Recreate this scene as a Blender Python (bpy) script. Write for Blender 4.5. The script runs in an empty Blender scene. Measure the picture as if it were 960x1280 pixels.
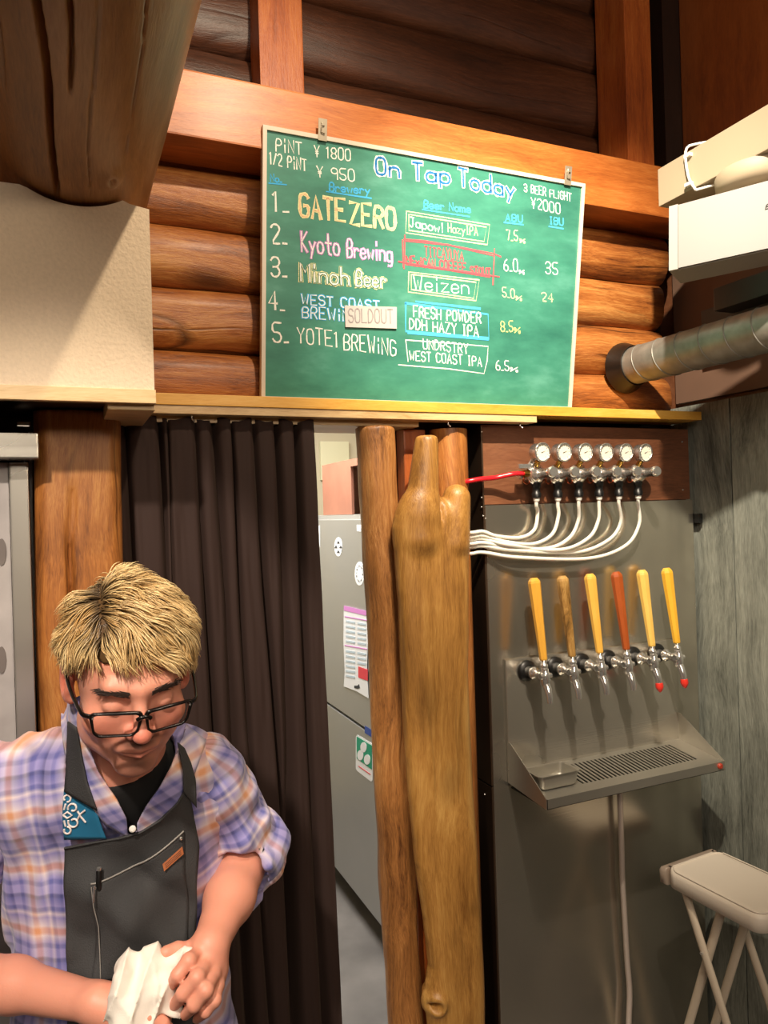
import bpy, bmesh, math, random
import numpy as np
from mathutils import Vector, Matrix, noise as mnoise

random.seed(7)
sc = bpy.context.scene
COL = sc.collection
PI = math.pi

# ------------------------------------------------------------------ camera
YAW, ROLL, FPX = 0.4084, 0.03, 924.0
EYE = Vector((0.0, 0.0, 1.70))
FW = Vector((math.sin(YAW), math.cos(YAW), 0))
RT = Vector((math.cos(YAW), -math.sin(YAW), 0))
UP = Vector((0, 0, 1))
cr, sr = math.cos(ROLL), math.sin(ROLL)
cam_r = RT * cr - UP * sr
cam_u = RT * sr + UP * cr
cd = bpy.data.cameras.new('camera')
cam = bpy.data.objects.new('camera', cd)
COL.objects.link(cam)
M = Matrix((cam_r, cam_u, -FW)).transposed().to_4x4()
M.translation = EYE
cam.matrix_world = M
cd.sensor_fit = 'VERTICAL'
cd.sensor_height = 36.0
cd.sensor_width = 27.0
cd.lens = FPX / 1280 * 36
cd.clip_start = 0.02
sc.camera = cam

# ------------------------------------------------------------------ world, lights, exposure
sc.view_settings.view_transform = 'Standard'
sc.view_settings.look = 'None'
sc.view_settings.exposure = 0.35
sc.view_settings.gamma = 1.0
w = bpy.data.worlds.new('room_air')
sc.world = w
w.use_nodes = True
w.node_tree.nodes['Background'].inputs[0].default_value = (1.0, 0.80, 0.62, 1)
w.node_tree.nodes['Background'].inputs[1].default_value = 0.17

def lamp(name, kind, loc, target, energy, color, **kw):
    l = bpy.data.lights.new(name, kind)
    l.energy = energy; l.color = color
    for k, v in kw.items():
        setattr(l, k, v)
    o = bpy.data.objects.new(name, l)
    COL.objects.link(o)
    o.location = loc
    d = Vector(target) - Vector(loc)
    o.rotation_euler = d.to_track_quat('-Z', 'Y').to_euler()
    return o

WARM = (1.0, 0.82, 0.60)
lamp('spot_lamp', 'SPOT', (0.52, 0.66, 3.08), (0.36, 1.66, 2.10), 44, WARM, spot_size=1.7, spot_blend=0.8, shadow_soft_size=0.02)
lamp('spot_lamp', 'SPOT', (0.62, 0.52, 3.06), (1.26, 1.62, 1.96), 230, (1.0, 0.87, 0.69), spot_size=1.02, spot_blend=0.9, shadow_soft_size=0.018)
lamp('spot_lamp', 'SPOT', (-0.62, -0.25, 3.0), (0.08, 1.15, 1.30), 185, (1.0, 0.86, 0.72), spot_size=0.70, spot_blend=0.5, shadow_soft_size=0.05)
lamp('room_fill_light', 'AREA', (-0.3, -1.9, 2.95), (0.4, 1.0, 1.2), 32, (1.0, 0.86, 0.70), shape='RECTANGLE', size=1.8, size_y=1.0)  # added fill light, unseen behind the camera, standing in for general room light
lamp('gable_fill_light', 'POINT', (0.75, -0.55, 2.35), (0, 0, 0), 20, (1.0, 0.80, 0.60), shadow_soft_size=0.12)  # added unseen fill that lifts the gable logs and upper plywood
lamp('kitchen_tube', 'AREA', (0.75, 2.9, 2.55), (0.85, 3.0, 0), 62, (1.0, 0.97, 0.92), shape='RECTANGLE', size=1.2, size_y=0.3)

# ------------------------------------------------------------------ pixel helpers (960 x 1280 frame)
def uv(x, y):
    px, py = x - 480.0, y - 640.0
    return (px * cr - py * sr) / FPX, (px * sr + py * cr) / FPX
def ray(x, y):
    u, v = uv(x, y)
    return FW + RT * u - UP * v
def at(x, y, Y=None, X=None, Z=None, t=None):
    d = ray(x, y)
    if Y is not None: t = Y / d.y
    elif X is not None: t = X / d.x
    elif Z is not None: t = (Z - EYE.z) / d.z
    return EYE + d * t
def atp(x, y, p0, n):
    d = ray(x, y)
    return EYE + d * ((p0 - EYE).dot(n) / d.dot(n))

# ------------------------------------------------------------------ mesh helpers
class MB:
    def __init__(s): s.v = []; s.f = []; s.smooth = []
    def add(s, vs, fs, smooth=False):
        b = len(s.v)
        s.v += [tuple(p) for p in vs]
        s.f += [tuple(i + b for i in f) for f in fs]
        s.smooth += [smooth] * len(fs)
        return s
    def box(s, lo, hi, bev=0.0, mat=None):
        lo = Vector(lo); hi = Vector(hi)
        lo, hi = Vector(map(min, lo, hi)), Vector(map(max, lo, hi))
        if bev <= 0:
            vs = [(x, y, z) for x in (lo.x, hi.x) for y in (lo.y, hi.y) for z in (lo.z, hi.z)]
            fs = [(0,1,3,2), (4,6,7,5), (0,4,5,1), (2,3,7,6), (0,2,6,4), (1,5,7,3)]
        else:
            bm = bmesh.new()
            bmesh.ops.create_cube(bm, size=1.0)
            for v in bm.verts:
                v.co = Vector([(lo[i] + hi[i]) / 2 + v.co[i] * (hi[i] - lo[i]) for i in range(3)])
            bmesh.ops.bevel(bm, geom=bm.edges[:], offset=bev, segments=2, profile=0.7, affect='EDGES')
            vs = [v.co.copy() for v in bm.verts]
            fs = [[v.index for v in f.verts] for f in bm.faces]
            bm.free()
        if mat is not None: vs = [mat @ Vector(v) for v in vs]
        return s.add(vs, fs)
    def hexa(s, c8):
        # c8: 4 bottom corners (loop) then 4 top corners (same loop)
        return s.add(c8, [(3,2,1,0), (4,5,6,7), (0,1,5,4), (1,2,6,5), (2,3,7,6), (3,0,4,7)])
    def tube(s, pts, r, n=12, cap=True, smooth=True, sy=1.0):
        pts = [Vector(p) for p in pts]
        N = len(pts)
        rr = r if hasattr(r, '__len__') else [r] * N
        t0 = (pts[1] - pts[0]).normalized()
        ref = Vector((0, 0, 1)) if abs(t0.z) < 0.9 else Vector((1, 0, 0))
        a = t0.cross(ref).normalized()
        vs = []
        for i in range(N):
            t = (pts[min(i + 1, N - 1)] - pts[max(i - 1, 0)]).normalized()
            a = (a - t * a.dot(t)).normalized()
            b = t.cross(a)
            for k in range(n):
                an = 2 * PI * k / n
                vs.append(pts[i] + (a * math.cos(an) + b * math.sin(an) * sy) * rr[i])
        fs = [(i*n + k, i*n + (k+1) % n, (i+1)*n + (k+1) % n, (i+1)*n + k) for i in range(N-1) for k in range(n)]
        s.add(vs, fs, smooth)
        if cap:
            s.add([vs[k] for k in range(n)], [tuple(reversed(range(n)))])
            s.add([vs[(N-1)*n + k] for k in range(n)], [tuple(range(n))])
        return s
    def lathe(s, prof, p0, axis, n=20, smooth=True):
        # prof: list of (distance along axis, radius)
        p0 = Vector(p0); ax = Vector(axis).normalized()
        ref = Vector((0, 0, 1)) if abs(ax.z) < 0.9 else Vector((1, 0, 0))
        a = ax.cross(ref).normalized(); b = ax.cross(a)
        vs = [p0 + ax * d + (a * math.cos(2*PI*k/n) + b * math.sin(2*PI*k/n)) * r for d, r in prof for k in range(n)]
        fs = [(i*n + k, i*n + (k+1) % n, (i+1)*n + (k+1) % n, (i+1)*n + k) for i in range(len(prof)-1) for k in range(n)]
        s.add(vs, fs, smooth)
        s.add([vs[k] for k in range(n)], [tuple(reversed(range(n)))])
        L = (len(prof)-1) * n
        s.add([vs[L + k] for k in range(n)], [tuple(range(n))])
        return s
    def prism(s, poly, ext):
        # poly: loop of points; ext: extrusion vector
        n = len(poly); ext = Vector(ext)
        poly = [Vector(p) for p in poly]
        vs = poly + [p + ext for p in poly]
        fs = [tuple(range(n)), tuple(reversed(range(n, 2*n)))]
        fs += [(i, i + n, (i+1) % n + n, (i+1) % n) for i in range(n)]
        return s.add(vs, fs)
    def torus(s, c, axis, R, r, n=20, m=8):
        ax = Vector(axis).normalized()
        ref = Vector((0, 0, 1)) if abs(ax.z) < 0.9 else Vector((1, 0, 0))
        a = ax.cross(ref).normalized(); b = ax.cross(a); c = Vector(c)
        vs = []
        for i in range(n):
            d = a * math.cos(2*PI*i/n) + b * math.sin(2*PI*i/n)
            for j in range(m):
                vs.append(c + d * (R + r * math.cos(2*PI*j/m)) + ax * r * math.sin(2*PI*j/m))
        fs = [(i*m + j, ((i+1) % n)*m + j, ((i+1) % n)*m + (j+1) % m, i*m + (j+1) % m) for i in range(n) for j in range(m)]
        return s.add(vs, fs, True)
    def build(s, name, mat, parent=None, fix=True):
        me = bpy.data.meshes.new(name)
        vs = s.v
        if parent is not None:
            inv = world_of(parent).inverted()
            vs = [inv @ Vector(p) for p in vs]
        elif getattr(s, 'origin', None) is not None:
            vs = [Vector(p) - s.origin for p in vs]
        me.from_pydata([tuple(v) for v in vs], [], s.f)
        me.validate()
        if len(me.polygons) == len(s.smooth):
            me.polygons.foreach_set('use_smooth', s.smooth)
        if fix:
            bm = bmesh.new(); bm.from_mesh(me)
            bmesh.ops.recalc_face_normals(bm, faces=bm.faces)
            bm.to_mesh(me); bm.free()
        me.materials.append(mat)
        o = bpy.data.objects.new(name, me)
        COL.objects.link(o)
        if parent is not None: o.parent = parent
        elif getattr(s, 'origin', None) is not None: o.location = s.origin
        return o

def world_of(o):
    m = Matrix.Identity(4)
    while o is not None:
        m = Matrix.LocRotScale(o.location, o.rotation_euler, o.scale) @ m
        o = o.parent
    return m

def tag(o, label=None, cat=None, group=None, kind=None):
    if label: o['label'] = label
    if cat: o['category'] = cat
    if group: o['group'] = group
    if kind: o['kind'] = kind
    return o

def thing(name, loc, label, cat, group=None, rz=0.0):
    o = bpy.data.objects.new(name, None)
    o.empty_display_size = 0.05
    COL.objects.link(o)
    o.location = loc; o.rotation_euler = (0, 0, rz)
    return tag(o, label, cat, group)

def np_mesh(name, V, F, mat, parent=None, smooth=True, attrs=None):
    me = bpy.data.meshes.new(name)
    V = np.asarray(V, dtype=np.float64)
    if parent is not None:
        inv = np.array(world_of(parent).inverted())
        V = V @ inv[:3, :3].T + inv[:3, 3]
    F = np.asarray(F, dtype=np.int32)
    me.vertices.add(len(V)); me.vertices.foreach_set('co', V.ravel())
    k = F.shape[1]
    me.loops.add(F.size); me.loops.foreach_set('vertex_index', F.ravel())
    me.polygons.add(len(F)); me.polygons.foreach_set('loop_start', np.arange(len(F), dtype=np.int32) * k)
    me.update(calc_edges=True); me.validate()
    me.polygons.foreach_set('use_smooth', [smooth] * len(me.polygons))
    if attrs:
        for an, (kind, data) in attrs.items():
            a = me.attributes.new(an, kind, 'POINT')
            key = {'FLOAT': 'value', 'FLOAT_VECTOR': 'vector', 'FLOAT_COLOR': 'color'}[kind]
            a.data.foreach_set(key, np.asarray(data, dtype=np.float32).ravel())
    me.materials.append(mat)
    o = bpy.data.objects.new(name, me)
    COL.objects.link(o)
    if parent is not None: o.parent = parent
    return o

# surface nets: a signed distance function becomes one smooth continuous mesh
def nets(f, lo, hi, h):
    lo = np.array(lo, float); hi = np.array(hi, float)
    n = np.ceil((hi - lo) / h).astype(int) + 1
    xs = [lo[i] + h * np.arange(n[i]) for i in range(3)]
    vals = np.empty(n, np.float32)
    ch = max(1, int(400000 / (n[1] * n[2])))
    for i in range(0, n[0], ch):
        g = np.stack(np.meshgrid(xs[0][i:i+ch], xs[1], xs[2], indexing='ij'), -1).reshape(-1, 3)
        vals[i:i+ch] = f(g).reshape(-1, n[1], n[2])
    vals[[0, -1]] = np.maximum(vals[[0, -1]], 1e-4)
    vals[:, [0, -1]] = np.maximum(vals[:, [0, -1]], 1e-4)
    vals[:, :, [0, -1]] = np.maximum(vals[:, :, [0, -1]], 1e-4)
    ins = vals < 0
    cn = n - 1
    acc = np.zeros((*cn, 3), np.float32); cnt = np.zeros(cn, np.float32)
    offs = [(a, b, c) for a in (0, 1) for b in (0, 1) for c in (0, 1)]
    def sl(o): return tuple(slice(o[i], o[i] + cn[i]) for i in range(3))
    for o in offs:
        for ax in range(3):
            if o[ax]: continue
            q = list(o); q[ax] = 1; q = tuple(q)
            v0, v1 = vals[sl(o)], vals[sl(q)]
            m = ins[sl(o)] != ins[sl(q)]
            t = np.where(m, v0 / np.where(m, v0 - v1, 1), 0)
            for k in range(3):
                acc[..., k] += np.where(m, o[k] + (t if k == ax else 0), 0)
            cnt += m
    act = cnt > 0
    idx = np.full(cn, -1, np.int64); idx[act] = np.arange(act.sum())
    ijk = np.argwhere(act)
    V = lo + (ijk + acc[act] / cnt[act][:, None]) * h
    F = []
    for ax in range(3):
        b, c = (ax + 1) % 3, (ax + 2) % 3
        s0 = [slice(None)] * 3; s1 = [slice(None)] * 3
        s0[ax] = slice(0, n[ax] - 1); s1[ax] = slice(1, n[ax])
        for d in (b, c):
            s0[d] = slice(1, n[d] - 1); s1[d] = slice(1, n[d] - 1)
        A, B = ins[tuple(s0)], ins[tuple(s1)]
        e = np.argwhere(A != B)
        if not len(e): continue
        flip = A[tuple(e.T)]
        base = e.copy(); base[:, b] += 1; base[:, c] += 1
        def cell(db, dc):
            q = base.copy(); q[:, b] += db; q[:, c] += dc
            return idx[tuple(q.T)]
        quad = np.stack([cell(-1, -1), cell(0, -1), cell(0, 0), cell(-1, 0)], 1)
        quad[~flip] = quad[~flip][:, ::-1]
        F.append(quad)
    return V, np.concatenate(F)

def smin(a, b, k):
    h = np.clip(0.5 + 0.5 * (b - a) / k, 0, 1)
    return b + (a - b) * h - k * h * (1 - h)
def smax(a, b, k): return -smin(-a, -b, k)
def cap(P, a, b, ra, rb=None):
    rb = ra if rb is None else rb
    a = np.asarray(a, float); b = np.asarray(b, float)
    d = b - a
    t = np.clip(((P - a) @ d) / (d @ d), 0, 1)
    return np.linalg.norm(P - a - t[:, None] * d, axis=1) - (ra + (rb - ra) * t)
def ell(P, c, r, R=None):
    q = P - np.asarray(c, float)
    if R is not None: q = q @ R
    r = np.asarray(r, float)
    k0 = np.linalg.norm(q / r, axis=1); k1 = np.linalg.norm(q / r**2, axis=1)
    return k0 * (k0 - 1) / np.maximum(k1, 1e-6)
def npn(P, s, seed=0):
    # cheap smooth noise: sums of sines
    r = np.random.RandomState(seed)
    out = np.zeros(len(P))
    for i in range(6):
        d = r.normal(size=3); d /= np.linalg.norm(d)
        out += np.sin(P @ d * s * r.uniform(0.6, 1.7) * 6.28 + r.uniform(0, 6.28) + 1.3 * np.sin(P @ r.normal(size=3) * s * 2.2))
    return out / 3.5

# ------------------------------------------------------------------ materials
def mat(name):
    m = bpy.data.materials.new(name); m.use_nodes = True
    nt = m.node_tree
    b = nt.nodes['Principled BSDF']
    return m, nt, b
def nd(nt, typ, **kw):
    n = nt.nodes.new(typ)
    for k, v in kw.items():
        if k.startswith('i_'):
            key = k[2:].replace('_', ' ')
            n.inputs[int(key) if key.isdigit() else key].default_value = v
        else: setattr(n, k, v)
    return n
def ramp(nt, stops, fac):
    r = nt.nodes.new('ShaderNodeValToRGB')
    e = r.color_ramp.elements
    while len(e) > 1: e.remove(e[-1])
    e[0].position, e[0].color = stops[0][0], (*stops[0][1], 1)
    for p, c in stops[1:]:
        k = e.new(p); k.color = (*c, 1)
    nt.links.new(fac, r.inputs[0])
    return r.outputs[0]
def srgb(h):
    c = [int(h[i:i+2], 16) / 255 for i in (0, 2, 4)]
    return tuple(x / 12.92 if x <= 0.04045 else ((x + 0.055) / 1.055) ** 2.4 for x in c)

def plain(name, col, rough=0.6, metal=0.0, bump=0.0, bscale=60, var=0.0, spec=0.5, **kw):
    m, nt, b = mat(name)
    c = srgb(col) if isinstance(col, str) else col
    b.inputs['Base Color'].default_value = (*c, 1)
    b.inputs['Roughness'].default_value = rough
    b.inputs['Metallic'].default_value = metal
    b.inputs['Specular IOR Level'].default_value = spec
    tc = nd(nt, 'ShaderNodeTexCoord')
    nz = nd(nt, 'ShaderNodeTexNoise', i_Scale=bscale, i_Detail=4.0)
    nt.links.new(tc.outputs['Object'], nz.inputs['Vector'])
    if var > 0:
        lo = tuple(x * (1 - var) for x in c); hi = tuple(min(1, x * (1 + var)) for x in c)
        nt.links.new(ramp(nt, [(0.3, lo), (0.7, hi)], nz.outputs[0]), b.inputs['Base Color'])
    if bump > 0:
        bp = nd(nt, 'ShaderNodeBump', i_Strength=bump, i_Distance=0.002)
        nt.links.new(nz.outputs[0], bp.inputs['Height'])
        nt.links.new(bp.outputs[0], b.inputs['Normal'])
    for k, v in kw.items(): b.inputs[k].default_value = v
    return m

def wood(name, dark, mid, light, axis=0, scale=1.0, rough=0.45, knots=0.5, cracks=0.4, coat=0.15, bump=0.35, stretch=14.0, spread=1.0):
    """grain runs along the given object axis; every object shifts its own pattern"""
    m, nt, b = mat(name)
    L = nt.links.new
    tc = nd(nt, 'ShaderNodeTexCoord'); oi = nd(nt, 'ShaderNodeObjectInfo')
    mul = nd(nt, 'ShaderNodeVectorMath', operation='SCALE')
    cmb = nd(nt, 'ShaderNodeCombineXYZ')
    for i in range(3): L(oi.outputs['Random'], cmb.inputs[i])
    L(cmb.outputs[0], mul.inputs[0]); mul.inputs['Scale'].default_value = 17.0
    add = nd(nt, 'ShaderNodeVectorMath', operation='ADD')
    L(tc.outputs['Object'], add.inputs[0]); L(mul.outputs[0], add.inputs[1])
    # warp
    wn = nd(nt, 'ShaderNodeTexNoise', i_Scale=2.2 * scale, i_Detail=2.0)
    L(add.outputs[0], wn.inputs['Vector'])
    ws = nd(nt, 'ShaderNodeVectorMath', operation='MULTIPLY_ADD')
    L(wn.outputs['Color'], ws.inputs[0])
    ws.inputs[1].default_value = (0.09, 0.09, 0.09); L(add.outputs[0], ws.inputs[2])
    sq = [stretch] * 3; sq[axis] = 1.0
    mp = nd(nt, 'ShaderNodeMapping'); mp.inputs['Scale'].default_value = tuple(x * scale for x in sq)
    L(ws.outputs[0], mp.inputs[0])
    g1 = nd(nt, 'ShaderNodeTexNoise', i_Scale=1.6, i_Detail=6.0, i_Roughness=0.62)
    L(mp.outputs[0], g1.inputs['Vector'])
    g2 = nd(nt, 'ShaderNodeTexNoise', i_Scale=9.0, i_Detail=4.0, i_Roughness=0.7)
    L(mp.outputs[0], g2.inputs['Vector'])
    big = nd(nt, 'ShaderNodeTexNoise', i_Scale=2.6 * scale, i_Detail=3.0)
    L(add.outputs[0], big.inputs['Vector'])
    g3 = nd(nt, 'ShaderNodeTexNoise', i_Scale=34.0, i_Detail=3.0, i_Roughness=0.6)
    L(mp.outputs[0], g3.inputs['Vector'])
    mx = nd(nt, 'ShaderNodeMath', operation='MULTIPLY_ADD'); L(g1.outputs[0], mx.inputs[0]); mx.inputs[1].default_value = 0.55 * spread
    m2 = nd(nt, 'ShaderNodeMath', operation='MULTIPLY_ADD'); L(g2.outputs[0], m2.inputs[0]); m2.inputs[1].default_value = 0.36 * spread
    L(m2.outputs[0], mx.inputs[2])
    m3 = nd(nt, 'ShaderNodeMath', operation='MULTIPLY_ADD'); L(big.outputs[0], m3.inputs[0]); m3.inputs[1].default_value = 0.45 * spread
    m4 = nd(nt, 'ShaderNodeMath', operation='MULTIPLY_ADD'); L(g3.outputs[0], m4.inputs[0]); m4.inputs[1].default_value = 0.30 * spread
    m4.inputs[2].default_value = 0.5 - 0.83 * spread
    L(m4.outputs[0], m3.inputs[2]); L(m3.outputs[0], m2.inputs[2])
    col = ramp(nt, [(0.28, dark), (0.5, mid), (0.74, light)], mx.outputs[0])
    height = mx.outputs[0]
    # knots
    if knots > 0:
        ks = [5.0 * scale] * 3; ks[axis] = 2.6 * scale
        km = nd(nt, 'ShaderNodeMapping'); km.inputs['Scale'].default_value = tuple(ks)
        L(ws.outputs[0], km.inputs[0])
        vo = nd(nt, 'ShaderNodeTexVoronoi', i_Scale=1.0); L(km.outputs[0], vo.inputs['Vector'])
        kr = nd(nt, 'ShaderNodeMapRange'); L(vo.outputs['Distance'], kr.inputs[0])
        kr.inputs[1].default_value = 0.05; kr.inputs[2].default_value = 0.20
        kr.inputs[3].default_value = knots; kr.inputs[4].default_value = 0.0
        mxc = nd(nt, 'ShaderNodeMix', data_type='RGBA'); L(kr.outputs[0], mxc.inputs[0])
        L(col, mxc.inputs[6]); mxc.inputs[7].default_value = (*[x * 0.45 for x in dark], 1)
        col = mxc.outputs[2]
    if cracks > 0:
        cs = [11.0 * scale] * 3; cs[axis] = 0.8 * scale
        cm = nd(nt, 'ShaderNodeMapping'); cm.inputs['Scale'].default_value = tuple(cs)
        L(ws.outputs[0], cm.inputs[0])
        cv = nd(nt, 'ShaderNodeTexVoronoi', i_Scale=1.0, feature='DISTANCE_TO_EDGE'); L(cm.outputs[0], cv.inputs['Vector'])
        c2 = nd(nt, 'ShaderNodeMapRange'); L(cv.outputs['Distance'], c2.inputs[0])
        c2.inputs[1].default_value = 0.0; c2.inputs[2].default_value = 0.035
        c2.inputs[3].default_value = cracks; c2.inputs[4].default_value = 0.0
        cn = nd(nt, 'ShaderNodeTexNoise', i_Scale=4.0 * scale); L(add.outputs[0], cn.inputs['Vector'])
        c3 = nd(nt, 'ShaderNodeMapRange'); L(cn.outputs[0], c3.inputs[0]); c3.inputs[1].default_value = 0.5; c3.inputs[2].default_value = 0.62
        cmul = nd(nt, 'ShaderNodeMath', operation='MULTIPLY'); L(c2.outputs[0], cmul.inputs[0]); L(c3.outputs[0], cmul.inputs[1])
        mxk = nd(nt, 'ShaderNodeMix', data_type='RGBA'); L(cmul.outputs[0], mxk.inputs[0])
        L(col, mxk.inputs[6]); mxk.inputs[7].default_value = (*[x * 0.3 for x in dark], 1)
        col = mxk.outputs[2]
        hs = nd(nt, 'ShaderNodeMath', operation='SUBTRACT'); L(height, hs.inputs[0]); L(cmul.outputs[0], hs.inputs[1])
        height = hs.outputs[0]
    L(col, b.inputs['Base Color'])
    b.inputs['Roughness'].default_value = rough
    b.inputs['Coat Weight'].default_value = coat
    b.inputs['Coat Roughness'].default_value = 0.3
    bp = nd(nt, 'ShaderNodeBump', i_Strength=bump, i_Distance=0.006)
    L(height, bp.inputs['Height']); L(bp.outputs[0], b.inputs['Normal'])
    return m

def steel(name, col, rough=0.25, brush=0, smudge=0.12, wav=0.0, bstr=0.04, met=1.0):
    m, nt, b = mat(name)
    L = nt.links.new
    b.inputs['Metallic'].default_value = met
    b.inputs['Base Color'].default_value = (*srgb(col), 1)
    tc = nd(nt, 'ShaderNodeTexCoord')
    mp = nd(nt, 'ShaderNodeMapping')
    s = [300.0] * 3; s[brush] = 3.0
    mp.inputs['Scale'].default_value = s
    L(tc.outputs['Object'], mp.inputs[0])
    nz = nd(nt, 'ShaderNodeTexNoise', i_Scale=1.0, i_Detail=3.0); L(mp.outputs[0], nz.inputs['Vector'])
    sm = nd(nt, 'ShaderNodeTexNoise', i_Scale=4.0, i_Detail=2.0, i_Roughness=0.4); L(tc.outputs['Object'], sm.inputs['Vector'])
    mr = nd(nt, 'ShaderNodeMapRange'); L(sm.outputs[0], mr.inputs[0])
    mr.inputs[1].default_value = 0.3; mr.inputs[2].default_value = 0.7
    mr.inputs[3].default_value = rough; mr.inputs[4].default_value = rough + smudge
    L(mr.outputs[0], b.inputs['Roughness'])
    bp = nd(nt, 'ShaderNodeBump', i_Strength=bstr, i_Distance=0.001); L(nz.outputs[0], bp.inputs['Height'])
    nrm = bp.outputs[0]
    if wav > 0:
        wv = nd(nt, 'ShaderNodeTexNoise', i_Scale=3.0, i_Detail=1.0); L(tc.outputs['Object'], wv.inputs['Vector'])
        b2 = nd(nt, 'ShaderNodeBump', i_Strength=wav, i_Distance=0.03); L(wv.outputs[0], b2.inputs['Height'])
        L(nrm, b2.inputs['Normal']); nrm = b2.outputs[0]
    L(nrm, b.inputs['Normal'])
    return m

MW = {}
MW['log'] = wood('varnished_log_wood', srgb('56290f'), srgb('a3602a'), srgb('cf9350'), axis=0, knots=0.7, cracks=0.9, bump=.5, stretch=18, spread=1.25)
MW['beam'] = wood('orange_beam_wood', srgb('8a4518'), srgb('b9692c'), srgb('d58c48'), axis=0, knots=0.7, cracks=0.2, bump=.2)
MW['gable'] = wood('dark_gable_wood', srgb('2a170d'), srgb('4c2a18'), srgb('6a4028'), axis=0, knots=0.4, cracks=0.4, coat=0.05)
MW['post'] = wood('reddish_post_wood', srgb('6e3013'), srgb('a3521f'), srgb('bf7233'), axis=2, knots=0.4, cracks=0.1)
MW['bigpost'] = wood('old_post_wood', srgb('5a3014'), srgb('a5672f'), srgb('cf9650'), axis=2, knots=0.6, cracks=0.5)
MW['slim'] = wood('rough_post_wood', srgb('4e2a10'), srgb('a8703a'), srgb('d8a566'), axis=2, knots=0.5, cracks=0.3, bump=0.7, scale=1.3)
MW['slab'] = wood('golden_slab_wood', srgb('6e4518'), srgb('ab7a3a'), srgb('cfa25a'), axis=2, knots=0.35, cracks=0.25, bump=0.4)
MW['purlin'] = wood('brown_log_wood', srgb('5a351b'), srgb('94612f'), srgb('b48350'), axis=1, knots=0.4, cracks=0.2, scale=0.7, coat=0.1)
MW['shelf'] = wood('yellow_shelf_wood', srgb('c98a30'), srgb('e3a944'), srgb('efc066'), axis=0, knots=0.1, cracks=0.0, bump=0.1)
MW['pale'] = wood('pale_rail_wood', srgb('b08a58'), srgb('d6b684'), srgb('e6cc9f'), axis=0, knots=0.1, cracks=0.0, bump=0.1)
MW['brown'] = wood('brown_board_wood', srgb('4b2b1a'), srgb('6b412a'), srgb('84573b'), axis=0, knots=0.15, cracks=0.0, bump=0.15, stretch=8)
MW['ply'] = wood('reddish_plywood', srgb('6a3519'), srgb('86481f'), srgb('98572c'), axis=2, knots=0.1, cracks=0.0, bump=0.1, stretch=6)
MW['grey'] = wood('grey_stained_plywood', srgb('484b45'), srgb('787b72'), srgb('9a9d92'), axis=2, knots=0.0, cracks=0.0, bump=0.5, stretch=9, rough=0.6, coat=0.0, spread=1.3)
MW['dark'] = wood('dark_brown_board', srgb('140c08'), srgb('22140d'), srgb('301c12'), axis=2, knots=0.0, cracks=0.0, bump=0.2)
STEEL = steel('brushed_steel', 'cbc5b8', rough=0.16, brush=0, wav=0.10, met=.93, smudge=.12, bstr=.16)
STEEL2 = steel('bright_steel', 'c4c0b6', rough=0.26, brush=0, met=.85)
STEELF = steel('fridge_steel', 'b8b8b6', rough=0.32, brush=1, met=.7)
HOOKM = plain('hook_steel', 'b8ad98', rough=0.35, metal=0.6)
CHROME = plain('chrome', 'e6e4e0', rough=0.14, metal=0.88)
BRASS = plain('brass', 'c8a050', rough=0.22, metal=1.0)
BLACK = plain('black_plastic', '101010', rough=0.4)
WHITE = plain('white_plastic', 'e8e4dc', rough=0.45)
PLASTER = plain('cream_wall_covering', 'e2cdb0', rough=0.85, bump=0.8, bscale=160, var=0.04)
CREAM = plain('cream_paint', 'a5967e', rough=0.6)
# ================================================================== the setting
def struct(mb, name, m, parent=None):
    o = mb.build(name, m, parent)
    if parent is None: o['kind'] = 'structure'
    return o
def wall_root(name, label):
    o = bpy.data.objects.new(name, None); COL.objects.link(o)
    o['kind'] = 'structure'; o['label'] = label
    return o

FLOORM = plain('grey_concrete_floor', '6f6a66', rough=0.55, var=0.25, bscale=5, bump=0.1)
struct(MB().box((-3.2, -4.0, -0.1), (3.4, 4.6, 0.0)), 'floor', FLOORM)['label'] = 'grey concrete floor of the bar and the kitchen behind'
struct(MB().box((-3.2, -4.0, 3.42), (3.4, 4.6, 3.5)), 'ceiling', MW['gable'])['label'] = 'dark brown wooden ceiling'
ROOMW = plain('brown_room_wall', '6e4428', rough=0.7, var=0.15, bscale=4)
struct(MB().box((-3.2, -4.1, 0), (3.4, -4.0, 3.42)), 'wall_front', ROOMW)
struct(MB().box((-3.3, -4.0, 0), (-3.2, 4.6, 3.42)), 'wall_left', ROOMW)

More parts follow.
